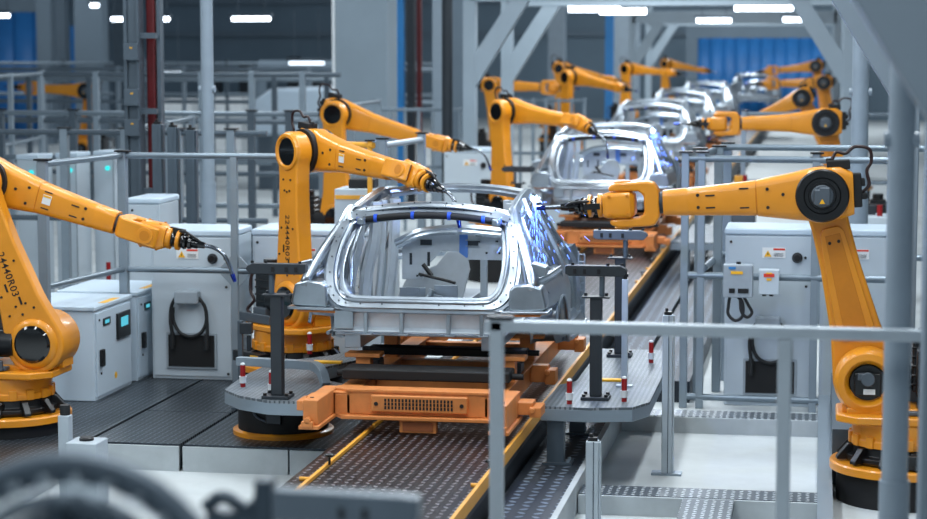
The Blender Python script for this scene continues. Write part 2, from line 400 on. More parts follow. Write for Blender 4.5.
    MB(F).sect([(.418, .065, 0, .19, .224, .04), (.428, .065, 0, .19, .224, .04)]).build('joint_line', 'yellow_dark', fa)
    if detail:
        m = MB(F)
        for sy in (-.042, .172):
            for (px, pz) in ((.35, .06), (.35, -.06), (.8, .04), (.8, -.04), (.25, .02)):
                m.cyl((px, .065+(-.1 if sy < 0 else .1)*(1.0 if px < .5 else .86), pz), (px, .065+(-.107 if sy < 0 else .107)*(1.0 if px < .5 else .88), pz), .011, n=10)
            for (px, pz) in ((.72, .035), (.72, -.045), (.5, .07), (.5, -.055)):
                y_ = .065+(-1 if sy < 0 else 1)*(.097 if px < .6 else .091); m.box((px, y_, pz), (.06, .006, .009))
        m.each('bolt', 'label_ink', fa)
        MB(F).box((.5, .065-.098, .012), (.065, .006, .07)).build('warning_label', 'label_white', fa)
        MB(F).box((.5, .065-.102, .036), (.06, .004, .014)).build('label_band', 'label_yellow', fa)
    # wrist, rolled about the forearm axis
    Wf = F @ MX(0, .065, -.004) @ RX(roll)
    MB(Wf).cyl((1.03, 0, 0), (1.055, 0, 0), .07, n=28).build('wrist_collar', 'slate', R)
    m = MB(Wf)
    out = [(1.055, -.085), (1.085, -.14), (1.13, -.148), (1.33, -.148), (1.385, -.125), (1.385, -.092), (1.19, -.088), (1.155, -.06), (1.155, .06), (1.19, .088), (1.385, .092), (1.385, .125), (1.33, .148), (1.13, .148), (1.085, .14), (1.055, .085)]
    m.prism(out, -.075, .075, 'y')
    m.build('wrist_fork', 'yellow', R, bevel=.018)
    MB(Wf).cyl((1.3, 0, -.156), (1.3, 0, .156), .06, n=26).build('pivot_cap', 'yellow', R, bevel=.004)
    MB(Wf).rev((1.3, 0, -.1585), (0, 0, 1), [(0, .038), (.317, .038)], n=22).build('pivot_pin', 'yellow_dark', R)
    H = Wf @ MX(1.3, 0, 0) @ RZ(bend)
    m = MB(H).sect([(-.085, 0, 0, .14, .13, .03), (-.06, 0, 0, .19, .172, .03), (.09, 0, 0, .19, .172, .03), (.125, 0, 0, .15, .15, .03)])
    wb = m.build('wrist_block', 'yellow', R, bevel=.004)
    m = MB(H)
    for py in (-.1, .1):
        for (px, pz) in ((-.045, .06), (-.045, -.06), (.075, .06), (.075, -.06)): m.cyl((px, py*.95, pz), (px, py*1.01, pz), .01, n=10)
    m.each('bolt', 'yellow_dark', wb)
    tm = MB(H).rev((.125, 0, 0), (1, 0, 0), [(0, .055), (.02, .055), (.03, .06), (.06, .06), (.065, .045), (.09, .045), (.1, .052), (.13, .052), (.135, .06), (.15, .055), (.155, .04), (.17, .05), (.19, .045), (.195, .035), (.235, .035), (.24, .028), (.29, .022)], 24).build('tool_changer', 'gloss_black', R)
    MB(H).rev((.13, 0, 0), (1, 0, 0), [(0, .062), (.0, .078), (.03, .08), (.035, .062)], 30).rev((.205, 0, 0), (1, 0, 0), [(0, .05), (.0, .075), (.022, .075), (.024, .05)], 30).build('tool_ring', 'yellow', tm)
    MB(H).bx(.14, .25, .055, .085, -.02, .02).tube([(.2, .05, .03), (.25, .075, .035), (.33, .05, .03), (.38, .02, .01)], .009, sm=4).build('hose', 'black', tm)
    T2 = H @ MX(.41, 0, 0) @ RX(-roll) @ RZ(0)
    c = tipbend
    pts = [(0, 0, 0), (.07, 0, .0)] + ([(.15, 0, -.03*c), (.21, 0, -.1*c), (.25, 0, -.17*c)] if c else [(.12, 0, 0)])
    tc = MB(T2).tube(pts, .015, sm=5, n=12).build('torch', 'chrome', R)
    p1 = Vector(pts[-1]); d = (p1-Vector(pts[-2])).normalized()
    MB(T2).cyl(p1-d*.01, p1+d*.05, .019, .013, n=14).build('torch_nozzle', 'heat_blue', tc)
    return R

LP = PI/180
rob_L1 = robot('yellow welding robot at left edge, arm number 24440R03, torch bending down over white cabinets', (-3.50, 14.7, .0), 0*LP, 110.2*LP, -16.8*LP, PI/2, .1, .345, '24440R03', tipbend=1, ahead=.295)
rob_L1.scale = (1.03,)*3
rob_L2 = robot('yellow welding robot left of the nearest car shell with number 224440R03 down its upright arm', (-1.75, 16.62, 0), -40*LP, 89.5*LP, -6*LP, 72*LP, -.15, .49, '224440R03', tipbend=1)
rob_R1 = robot('large yellow welding robot at right, fork wrist reaching left to the nearest car', (3.19, 14.3, 0), PI, 75.6*LP, -3.4*LP, 0, -.05, .262, None)
rob_R1.scale = (1.055,)*3
# further stations
robot('yellow robot further back at left, round black elbow bore, torch over the fence end post', (-3.33, 24.2, 0), -6*LP, 92*LP, -15*LP, PI/2, .1, .55, None, detail=False, tipbend=1)
robot('yellow robot behind the nearest car, left of the second car, upright arm and level forearm', (-1.66, 27.3, 0), -38*LP, 93*LP, -5*LP, 72*LP, -.3, .5, None, detail=False, tipbend=1)
robot('yellow robot at right in the second station, fork wrist welding the second car', (3.16, 26.0, 0), PI, 77.5*LP, -.8*LP, 0, 0, .45, None, detail=False)
robot('yellow robot at right whose raised forearm rises just above the second station robot', (3.1, 38.5, 0), PI, 60*LP, -24*LP, 0, 0, .6, None, detail=False)
robot('yellow robot by the far blue curtain, front one of the far right pair', (3.1, 50.5, 0), PI, 80*LP, -1*LP, 0, 0, .55, None, detail=False)
robot('yellow robot by the far blue curtain, rear one of the far right pair', (3.0, 60, 0), PI, 74*LP, -6*LP, 0, 0, .9, None, detail=False)
robot('yellow robot left of the far cars with a large black motor disc facing out', (-4.25, 42.6, 0), 0, 100*LP, -2*LP, 0, 0, .6, None, detail=False)
robot('yellow robot with sloping forearm behind the one with the black motor disc', (-4.05, 52, 0), -10*LP, 95*LP, -12*LP, PI/2, 0, .85, None, detail=False)
robot('yellow robot with stout upright arm just left of the third car', (-2.65, 42.5, 0), -40*LP, 91*LP, -8*LP, PI/2, 0, .75, None, detail=False)
robot('yellow robot with level forearm above the fourth car, second last of the left row', (-2.75, 56, 0), -30*LP, 91*LP, -4*LP, PI/2, 0, .8, None, detail=False)
robot('yellow robot last of the left row, forearm in front of the far blue strip curtain', (-2.75, 70, 0), -20*LP, 92*LP, -9*LP, PI/2, 0, .85, None, detail=False)
robot('small distant yellow robot standing before the left blue curtain, arm to the left', (-12.75, 42, 0), PI, 95*LP, 3*LP, 0, 0, .45, None, detail=False)

# ------------------------------------------------------------------ car body shells
def car_body(label, loc, detail=True, group=None):
    C = thing('car_body', label, 'car body', loc, 0, group)
    S = lambda p, s: [(s*x, y, z) for x, y, z in p]
    # hatch aperture ring
    half = [(0, 0, .385), (.3, .0, .385), (.5, .0, .388), (.585, .015, .41), (.64, .05, .48), (.665, .13, .62), (.655, .25, .78), (.62, .38, .91), (.575, .46, .975), (.3, .49, 1.02), (0, .50, 1.035)]
    full = half+[(-x, y, z) for x, y, z in half[-2::-1]]
    P = cr(full, 6)
    hr = MB().strip(full, .1, .05, (0, -1, .55)).build('hatch_frame', 'body_steel', C)
    MB().tube([p+Vector((0, .035, .012)) for p in P], .028, n=8).build('frame_return', 'body_sheet', hr)
    inner = [(x*.93, y-.02, .7+(z-.7)*.9) for x, y, z in full]
    MB().tube(inner, .009, sm=6, n=8).build('hatch_flange', 'body_steel', hr)
    inner = [(x*.885, y+.03, .7+(z-.7)*.84) for x, y, z in full]
    MB().strip(inner, .03, .012, (0, -1, .55)).build('inner_flange', 'body_sheet', hr)
    m = MB()
    for i in range(3, len(P)-3, 4):
        q = P[i]+Vector((0, -.024, .014)); m.cyl(q, q+Vector((0, -.004, .002)), .006, n=8)
    m.build('weld_spot', 'dark_steel', hr)
    MB().grid([[(x, .45+j*.035+.05*abs(x)**2, .985+.075*(1-(x/.62)**2)+[0, .02, .026, .028, .02][j]) for x in [(-.61+1.22*i/24) for i in range(25)]] for j in range(5)]).build('roof_header', 'body_steel', C, solid=.012)
    m = MB()
    for k in range(9): m.cyl((-.48+.12*k, .49, 1.01+.075*(1-((-.48+.12*k)/.62)**2)), (-.48+.12*k, .485, 1.016+.075*(1-((-.48+.12*k)/.62)**2)), .006, n=8)
    m.build('weld_spot', 'dark_steel', hr)
    bar = [(-.55, .46, .95), (-.3, .43, .985), (0, .42, 1.0), (.3, .43, .985), (.55, .46, .95)]
    bb = MB().tube(bar, .024, sm=6, n=12).build('spoiler_bar', 'matte_black', C)
    for x in (-.53, -.40, -.12, .15, .40, .52):
        z = 1.0-.165*x*x
        MB().cyl((x-.012, .425+.1*x*x, z), (x+.012, .425+.1*x*x, z), .031, n=14).build('clip', 'blue_clip', bb)
    for s in (-1, 1): MB().box((s*.50, .40, .955), (.06, .04, .05)).cyl((s*.50, .37, .955), (s*.50, .43, .955), .02, n=12).build('hinge_bracket', 'body_steel', C, bevel=.006)
    # front roof header and lower cowl
    fh = [(-.54, 1.58, 1.085), (-.3, 1.70, 1.11), (0, 1.74, 1.12), (.3, 1.70, 1.11), (.54, 1.58, 1.085)]
    MB().strip(fh, .14, .05, (0, -.2, 1)).build('windshield_header', 'body_steel', C)
    ws = [(-.66, 2.2, .55), (-.3, 2.34, .58), (0, 2.37, .59), (.3, 2.34, .58), (.66, 2.2, .55)]
    MB().strip(ws, .16, .07, (0, -.5, 1)).build('cowl', 'body_steel', C)
    for s in (-1, 1):
        side = bpy.data.objects.new('body_side', None); COL.objects.link(side); side.parent = C; side.empty_display_size = .1
        rail = [(.655, .42, .93), (.625, .52, 1.02), (.605, .66, 1.025), (.595, .9, 1.055), (.585, 1.25, 1.09), (.585, 1.6, 1.09), (.61, 1.8, .99), (.67, 1.98, .82), (.74, 2.15, .67), (.80, 2.25, .60)]
        MB().strip(S(rail, s), (.095, .085), .045, (s, 0, .8)).build('roof_rail', 'body_steel', side)
        MB().tube(S([(x-.06, y+.02, z-.05) for x, y, z in rail], s), .016, sm=6, n=8).build('rail_reinforcement', 'body_sheet', side)
        MB().strip(S([(x+.045, y+.05, z-.055) for x, y, z in rail[1:]], s), .03, .015, (s, 0, .3)).build('rail_flange', 'body_steel', side)
        # D pillar outer skin, narrow
        dp = []
        for j in range(11):
            t = j/10
            y0 = .02+.52*t; z0 = .52+.50*t**.88; x0 = .865-.235*t**1.1; w = .072-.015*t
            dp.append([(s*(x0-w), y0-.035, z0-.012), (s*(x0-w*.8), y0-.06, z0-.0), (s*(x0-w*.3), y0-.058, z0+.004), (s*(x0-.0), y0-.03, z0+.004), (s*(x0+.006), y0+.03, z0-.01), (s*(x0-.0), y0+.06, z0-.02)])
        MB().grid(dp).build('rear_pillar', 'body_steel', side, solid=.008, ang=50)
        MB().tube([tuple(Vector(r_[5])+Vector((-s*.02, .03, 0))) for r_ in dp], .014, n=8).build('pillar_flange', 'body_sheet', side)
        # quarter panel with wheel arch
        CY, AR = .86, .40
        def zlow(y):
            a = -.02+math.sqrt(max(0, AR**2-(y-CY)**2)) if abs(y-CY) < AR else .02
            return max(a, .372) if y < CY-AR*.1 and y < .62 else max(.02, a)
        rows = []
        NY = 44
        for i in range(NY+1):
            y = .10+1.26*i/NY; zb = min(zlow(y), .54); col = []
            for j in range(11):
                t = j/10; z = .56*(1-t)+zb*t
                x = .925-.10*max(0, (z-.38)/.18)**2-.04*max(0, (.12-z)/.12)-.06*max(0, (.3-y)/.3)**2
                col.append((s*x, y, z))
            rows.append(col)
        MB().grid(rows).build('quarter_panel', 'body_steel', side, solid=.008, ang=60)
        arch = [(s*.925, CY+AR*math.cos(w), -.02+AR*math.sin(w)) for w in [PI*i/18 for i in range(16)]]
        MB().tube(arch, .012, n=8).build('arch_lip', 'body_steel', side)
        wh = [[(s*(.92-d), CY+r*math.cos(PI*i/18), -.02+r*math.sin(PI*i/18)) for i in range(15)] for d, r in ((0, AR), (.06, AR-.004), (.16, AR-.02), (.24, .33), (.26, .2))]
        MB().grid(wh).build('wheelhouse', 'body_sheet', side, solid=.006, ang=60)
        MB().strip(S([(.60, 1.0, 1.08), (.66, .98, .94), (.78, 1.05, .72), (.855, 1.18, .52), (.86, 1.26, .3), (.85, 1.32, .08)], s), .12, .07, (s, 0, .2)).build('rear_door_pillar', 'body_steel', side)
        MB().strip(S([(.60, .78, 1.03), (.68, .80, .88), (.78, .92, .70), (.84, 1.1, .56)], s), .035, .03, (s, 0, .3)).build('quarter_window_frame', 'body_steel', side)
        MB().strip(S([(.66, .56, .98), (.74, .5, .8), (.82, .55, .64), (.86, .75, .57)], s), .035, .03, (s, 0, .3)).build('quarter_window_rim', 'body_sheet', side)
        MB().strip(S([(.82, .14, .57), (.85, .5, .57), (.85, 1.15, .56)], s), .09, .05, (s*.4, 0, 1)).build('belt_line', 'body_steel', side)
        MB().strip(S([(.585, 1.4, 1.09), (.66, 1.42, .92), (.78, 1.46, .68), (.85, 1.5, .45), (.85, 1.52, .06)], s), (.08, .16), .07, (s, 0, .2)).build('centre_pillar', 'body_steel', side)
        MB().tube(S([(.60, 1.15, 1.06), (.70, 1.18, .84), (.80, 1.24, .62), (.83, 1.3, .3), (.84, 1.36, .12)], s), .012, sm=5, n=8).tube(S([(.60, 1.3, 1.07), (.70, 1.32, .85), (.80, 1.38, .62), (.84, 1.4, .3), (.84, 1.42, .12)], s), .01, sm=5, n=8).build('door_seal_flange', 'body_sheet', side)
        hp = MB().strip(S([(.80, 2.2, .62), (.87, 2.22, .42), (.88, 2.22, .06)], s), .16, .1, (s, -.35, .1)).build('hinge_pillar', 'body_steel', side)
        m = MB()
        for q in range(9): m.box((s*.925, 2.12, .1+q*.058), (.05, .012, .01))
        m.box((s*.90, 2.118, .33), (.01, .014, .52)).box((s*.95, 2.118, .31), (.01, .014, .5)).build('hinge_ladder', 'body_steel', hp)
        MB().strip(S([(.86, 1.2, .06), (.89, 1.5, .05), (.89, 1.9, .05), (.88, 2.3, .06)], s), .16, .10, (s, 0, .3)).build('rocker', 'body_steel', side)
        MB().tube(S([(.95, 1.2, .01), (.96, 1.8, .0), (.94, 2.3, .01)], s), .016, sm=5).build('rocker_bead', 'body_steel', side)
        # tail lamp housing
        m = MB()
        m.prism([(s*.655, .365), (s*.90, .37), (s*.925, .40), (s*.895, .535), (s*.80, .56), (s*.70, .55), (s*.66, .52)], -.035, .17, 'y')
        bx_ = m.build('lamp_housing', 'body_steel', side, bevel=.025)
        MB().prism([(s*.60, .345), (s*.945, .352), (s*.945, .372), (s*.60, .367)], -.055, .16, 'y').build('housing_lip', 'body_steel', bx_, bevel=.006)
        MB().prism([(s*.60, .325), (s*.88, .33), (s*.88, .343), (s*.60, .343)], -.02, .12, 'y').build('bumper_bracket', 'orange', side, bevel=.004)
        MB().prism([(s*.78, .60), (s*.90, .60), (s*.91, .67), (s*.80, .70)], .10, .22, 'y').build('latch_plate', 'body_steel', side, bevel=.01)
        # inner side structure seen through the hatch
        for (y, x0, x1, w) in ((.85, .60, .70, .06), (1.0, .52, .62, .09), (1.2, .50, .56, .05), (1.35, .44, .50, .08)):
            MB().strip(S([(x0, y, 1.05), (x0+.01, y, .78), (x1-.03, y, .5), (x1, y, .22)], s), w, .05, (-s*.3, -1, 0)).build('inner_pillar', 'body_panel', side)
        MB().rev((s*.66, .42, .42), (0, 0, 1), [(0, .11), (.03, .10), (.07, .06), (.10, .04), (.105, .02)], 24).build('strut_tower', 'body_steel', side)
        MB().tube(S([(.60, .5, .50), (.61, .6, .70), (.57, .9, 1.0)], s), .014, sm=4).build('inner_brace', 'body_steel', side)
        MB().tube(S([(.66, .3, .55), (.63, .55, .8), (.58, .9, 1.02)], s), .016, sm=4).build('inner_brace', 'body_steel', side)
        MB().tube(S([(.58, .4, .45), (.60, .45, .62), (.635, .4, .80)], s), .010, sm=4).build('inner_brace', 'body_sheet', side)
    # rear valance
    va = MB().grid([[(x, .02+dy, z) for x in [(-.62+1.24*i/20) for i in range(21)]] for z, dy in ((.365, 0), (.34, .0), (.31, .012), (.22, .02), (.205, .0), (.195, -.02))]).build('rear_panel', 'body_panel', C, solid=.008, ang=25)
    for x in (-.38, -.12, .22, .46):
        st = MB().box((x, .005, .27), (.028, .03, .17)).build('stiffener', 'body_steel', va, bevel=.004)
        MB().box((x+.015, -.015, .18), (.07, .05, .012)).build('stiffener_foot', 'body_steel', st, bevel=.003)
    MB().box((-.54, .0, .28), (.14, .03, .13)).build('stiffener', 'body_steel', va, bevel=.004)
    MB().tube([(-.62, -.012, .36), (.62, -.012, .36)], .010, n=8).build('panel_bead', 'body_steel', va)
    MB().bx(-.62, .62, .05, 2.2, .16, .18).bx(-.12, .12, .9, 2.2, .18, .26).bx(-.8, .8, 1.2, 1.32, .12, .2).build('floor_pan', 'body_sheet', C, bevel=.006)
    for s in (-1, 1): MB().bx(s*.44, s*.56, .1, 2.1, .06, .16).build('frame_rail', 'body_sheet', C, bevel=.006)
    # bulkhead panel with slots
    out = [(-.36, .44), (-.36, .74), (-.27, .79), (-.05, .82), (.2, .83), (.43, .815), (.47, .78), (.47, .63), (.43, .60), (.16, .60), (.08, .655), (-.05, .665), (-.17, .54), (-.20, .44)]
    bk = MB().prism(out, 1.20, 1.22, 'y').build('bulkhead_panel', 'body_panel', C, bevel=.004)
    MB().strip([(-.40, 1.16, .72), (-.2, 1.14, .81), (.1, 1.13, .845), (.46, 1.15, .82)], .085, .05, (0, -.6, 1)).build('bulkhead_rail', 'body_steel', bk)
    m = MB()
    for (x, z, w, hh) in ((-.17, .73, .09, .045), (-.29, .60, .02, .09), (-.15, .60, .02, .11), (.19, .73, .09, .04), (.24, .79, .05, .016), (.31, .79, .05, .016), (.40, .785, .05, .016), (.45, .72, .03, .03), (.24, .74, .02, .01), (.3, .655, .015, .015), (.4, .655, .015, .015), (-.24, .47, .015, .015), (-.21, .47, .015, .015), (.38, .745, .02, .012)):
        m.box((x, 1.196, z), (w, .006, hh))
    m.each('slot', 'dark_steel', bk)
    m = MB()
    for (x, z, w, hh) in ((-.17, .755, .10, .008), (.19, .752, .10, .008), (-.17, .705, .10, .006), (.19, .707, .10, .006)): m.box((x, 1.19, z), (w, .012, hh))
    m.each('slot_flange', 'body_steel', bk)
    MB().prism([(.09, .655), (.09, .82), (.155, .825), (.155, .62), (.145, .615)], 1.19, 1.199, 'y').build('blue_reflection', 'reflected_blue', bk)  # flat blue sheet painted as the weld light's reflection
    MB().prism([(-.5, .18), (-.38, .42), (-.14, .53), (-.05, .64), (.10, .64), (.13, .5), (.05, .18)], 1.45, 1.47, 'y').build('seat_panel', 'sheet_reflection', C, bevel=.01)
    MB().tube([(-.20, 1.05, .50), (0, 1.03, .46), (.09, 1.01, .44)], .012, sm=3).tube([(-.17, 1.08, .57), (-.1, 1.05, .49)], .018).build('brace_rod', 'black', C)
    for x in (.20, .37): MB().bx(x, x+.055, 1.5, 1.54, .18, .66).build('support_bar', 'alu_light', C, bevel=.006)
    MB().tube([(-.30, .9, .24), (-.18, .88, .27), (-.1, .87, .32), (-.06, .88, .40)], .026, sm=5, n=12).build('duct', 'body_steel', C)
    MB().cyl((-.05, .87, .22), (-.02, .87, .36), .04, n=18).build('duct_joint', 'body_steel', C)
    MB().box((.03, .95, .37), (.18, .02, .12)).build('bracket_plate', 'body_sheet', C, bevel=.004)
    MB().box((-.24, 1.0, .38), (.10, .02, .05)).box((-.24, 1.01, .33), (.2, .02, .14)).build('bracket_plate', 'body_sheet', C, bevel=.004)
    return C
CX = -.2
car_body('bare silver car body shell nearest, open hatch facing the camera, on the orange skid', (CX, 14.2, .9))
CARS = [(-.26, 26.9, 'second bare car body shell in the line, sparks at its right roof edge'), (-.62, 39.4, 'third bare car body shell in the line, directly behind the second'),
        (-.85, 51.6, 'fourth bare car body shell in the line, only roof and pillars showing'), (-.95, 64.2, 'fifth bare car body shell, pale roof frame before the far curtain'), (.25, 72.5, 'farthest car body shell in the line, just before the blue strip curtain')]
proto_car = [o for o in bpy.data.objects if o.name == 'car_body'][0]
for i, (x, y, lb) in enumerate(CARS):
    dup(proto_car, (x, y, .9+(.25 if i == 4 else .08 if i else .04)), 0, lb)

# ------------------------------------------------------------------ skids
def skid(label, loc):
    K = thing('transport_skid', label, 'skid', loc)
    # local: origin at line centre, y=0 front (camera) end, z=0 line bed
    for s in (-1, 1):
        leg = MB().bx(s*.59, s*.695, 0, .62, .13, .30).build('side_arm', 'orange', K, bevel=.008)
        MB().bx(s*.575, s*.715, -.04, .6, .105, .13).build('foot_plate', 'orange', leg, bevel=.004)
        MB().cyl((s*.655, -.055, .165), (s*.655, -.0, .165), .022).box((s*.655, -.03, .14), (.08, .05, .04)).build('towing_eye', 'orange', leg, bevel=.004)
        MB().cyl((s*.655, .1, .30), (s*.655, .1, .304), .014, n=10).cyl((s*.60-s*.0, .3, .24), (s*.595, .3, .24), .012, n=8).build('bolt', 'label_ink', leg)
        MB().bx(s*.47, s*.58, .45, 4.4, .12, .27).bx(s*.45, s*.60, .45, 4.4, .27, .285).build('long_beam', 'orange', K, bevel=.006)
        for (a, b_, xo, z1) in ((.50, .66, .80, .24), (1.9, 2.0, .72, .28), (3.6, 3.7, .74, .28)):
            ou = MB().bx(s*.58, s*xo, a, b_, .15, z1).build('outrigger', 'orange', K, bevel=.008)
            MB().bx(s*(xo-.02), s*(xo+.06), a-.03, b_+.03, .14, z1-.03).cyl((s*(xo+.0), a-.05, z1-.05), (s*(xo+.0), a, z1-.05), .02, n=10).build('outrigger_pad', 'orange', ou, bevel=.006)
        for yy, zt in ((1.12, .46), (2.1, .485), (3.4, .46)):
            po = MB().bx(s*.53-.055, s*.53+.055, yy, yy+.1, .27, zt-.03).build('support_post', 'orange', K, bevel=.006)
            MB().bx(s*.53-.13, s*.53+.13, yy-.03, yy+.13, zt-.03, zt).build('post_plate', 'orange', po, bevel=.006)
        MB().bx(s*.53-.09, s*.53+.05, 1.45, 1.62, .28, .36).build('clamp_block', 'slate', K, bevel=.01)
    # front bumper with stepped outline
    fr = MB().prism([(-.60, .52), (-.55, .50), (-.50, .45), (.50, .45), (.55, .50), (.60, .52), (.60, .62), (-.60, .62)], .13, .305, 'z').build('front_beam', 'orange', K, bevel=.008)
    MB().prism([(-.64, .5), (-.57, .46), (-.52, .39), (.52, .39), (.57, .46), (.64, .5), (.64, .6), (-.64, .6)], .105, .13, 'z').build('front_lip', 'orange', fr, bevel=.005)
    MB().bx(-.50, .50, .442, .45, .29, .305).build('edge_bead', 'orange', fr)
    g = MB().bx(-.32, .36, .415, .45, .155, .275).build('grille_panel', 'orange', fr, bevel=.012)
    m = MB()
    for r_ in range(3):
        for c in range(20): m.box((-.215+c*.0245, .414, .19+r_*.026), (.013, .005, .021))
    m.cyl((-.28, .417, .215), (-.28, .408, .215), .014, n=12).cyl((.32, .417, .215), (.32, .408, .215), .014, n=12)
    m.each('grille_slot', 'label_ink', g)
    lw = MB().bx(-.12, .14, .43, .49, .015, .105).build('lower_sensor', 'orange', fr, bevel=.004)
    MB().bx(-.095, .115, .423, .43, .03, .09).build('sensor_grille', 'orange_dark', lw)
    for i, (yy, z, w, hh) in enumerate(((.74, .325, .27, .075), (1.62, .375, .14, .06), (2.6, .38, .14, .06), (3.6, .36, .14, .06))):
        b_ = MB().bx(-.60, .60, yy, yy+w, z, z+hh).build('cross_bar', 'matte_black', K, bevel=.012)
        MB().cyl((.58, yy+w/2, z+.03), (.68, yy+w/2, z+.03), .022, n=12).cyl((-.66, yy+w/2, z+.03), (-.58, yy+w/2, z+.03), .022, n=12).each('bar_end', 'matte_black', b_)
    for (a, b_, z0, z1) in ((1.28, 1.36, .15, .25), (2.2, 2.3, .15, .25), (4.28, 4.4, .12, .27), (3.2, 3.3, .15, .25)):
        MB().bx(-.47, .47, a, b_, z0, z1).build('cross_beam', 'orange', K, bevel=.006)
    return K
k1 = skid('orange transport skid with slotted front grille under the nearest car', (-.11, 13.25, .455))
dup(k1, (-.15, 25.9, .455), None, 'orange transport skid under the second car, black cross bars showing')
dup(k1, (-.45, 38.4, .455), None, 'orange transport skid under the third car in the line')
dup(k1, (-.6, 50.6, .455), None, 'orange transport skid under the fourth car in the line')

# ------------------------------------------------------------------ raised platforms beside the line
def platform(label, s, poly, y0, legs):
    c = (s*1.2, y0, .2 if s > 0 else .2)
    Pm = thing('work_platform', label, 'platform', c)
    MB().prism(poly, .6, .618, 'z').build('deck_plate', 'tread_platform', Pm, world=True)
    MB().prism(poly, .515, .6, 'z').build('deck_edge', 'alu', Pm, bevel=.004, world=True)
    for (x, y) in legs:
        lg = MB().bx(x-.06, x+.06, y-.05, y+.05, .2, .515).build('leg', 'dim_steel', Pm, bevel=.004, world=True)
        m = MB().bx(x-.09, x+.12, y-.08, y+.08, .2, .215)
        o = m.build('base_plate', 'dim_steel', lg, world=True)
        MB().cyl((x+.09, y-.05, .215), (x+.09, y-.05, .235), .013, n=8).cyl((x+.09, y+.05, .215), (x+.09, y+.05, .235), .013, n=8).each('bolt', 'alu', lg, world=True)
    return Pm
polyL = [(-.86, 13.95), (-1.24, 13.95), (-1.5, 14.12), (-1.68, 14.36), (-1.72, 15.0), (-1.68, 15.7), (-1.3, 16.15), (-1.05, 16.9), (-.74, 16.9), (-.74, 16.4), (-.98, 16.1), (-1.22, 15.5), (-1.1, 14.95), (-.86, 14.75)]
polyR = [(.70, 14.06), (1.05, 14.04), (1.34, 14.12), (1.44, 14.36), (1.44, 16.9), (.82, 16.9), (.82, 15.2), (.72, 15.0)]
platform('grey checker plate work platform left of the nearest skid, on a black drum', -1, polyL, 15, [(-1.0, 16.75), (-1.6, 15.55)])
platform('grey checker plate work platform right of the nearest skid, on steel legs', 1, polyR, 15, [(.80, 14.15), (.82, 15.3), (.95, 16.5)])
polyR2 = [(x, y+12.5) for x, y in polyR]
platform('grey work platform right of the second skid, seen below the fork wrist', 1, polyR2, 27.5, [(.9, 26.6), (.95, 28.8)])
D = thing('drum_pedestal', 'low black drum on a yellow ring carrying the left work platform', 'pedestal', (-1.40, 14.98, .2))
MB().cyl((0, 0, .02), (0, 0, .314), .345, n=48).build('drum', 'matte_black', D)
MB().rev((0, 0, 0), (0, 0, 1), [(0, .385), (.03, .385), (.04, .37)], 52).build('base_ring', 'yellow', D)
MB().box((.02, -.35, .17), (.12, .05, .1)).build('junction_box', 'slate', D, bevel=.01)
MB().box((.02, -.345, .275), (.07, .02, .03)).build('rating_label', 'label_white', D)
MB().tube([(-.04, -.36, .14), (-.12, -.34, .17), (-.18, -.305, .25), (-.27, -.23, .28), (-.33, -.12, .3)], .008, sm=5).build('cable', 'motor_grey', D)

def rect_tube(label, pts, w=.06):
    return MB().strip(pts, w, w, (0, 0, 1), sm=0)
o = MB().tube([(-1.75, 14.95, .74), (-1.2, 14.85, .74), (-1.1, 14.8, .735), (-1.03, 14.72, .70), (-.99, 14.66, .62)], .045, n=4, up=(0, 0, 1), sm=5)
o = o.build('bent_bar', 'alu', None, bevel=.006, label='bent grey square tube bar arching down onto the left platform', category='bar')
for (x0, x1, y, lb) in ((-1.35, -1.12, 15.7, 'yellow marker strip lying on the left work platform'), (.92, 1.16, 15.2, 'yellow marker strip lying on the right work platform')):
    MB().bx(x0, x1, y, y+.07, .618, .635).build('marker_strip', 'label_yellow', None, bevel=.003, label=lb, category='marker')

# bollards
def bollard(x, y, z, lb):
    B = thing('warning_bollard', lb, 'bollard', (x, y, z), 0, 'red and white bollards on the platforms')
    MB().cyl((0, 0, 0), (0, 0, .165), .019, n=20).build('post', 'red_band', B)
    MB().cyl((0, 0, .03), (0, 0, .075), .025, n=20).cyl((.0, 0, .073), (0, 0, .08), .028, n=20).build('collar', 'white_paint', B)
    MB().rev((0, 0, .165), (0, 0, 1), [(0, .019), (.01, .017), (.016, .009)], 18).build('cap', 'white_paint', B)
for (x, y, lb) in ((-1.58, 14.5, 'red bollard with white collar at the outer left corner of the left platform'), (-1.28, 14.2, 'red bollard with white collar in front of the dark stand on the left platform'),
                   (-1.50, 16.2, 'red bollard with white collar at the back of the left platform by the robot base'), (.89, 14.18, 'red bollard with white collar nearest the car on the right platform'),
                   (1.26, 14.35, 'red bollard with white collar just right of the right dark stand'), (1.3, 16.2, 'red bollard with white collar at the back corner of the right platform')):
    bollard(x, y, .618, lb)

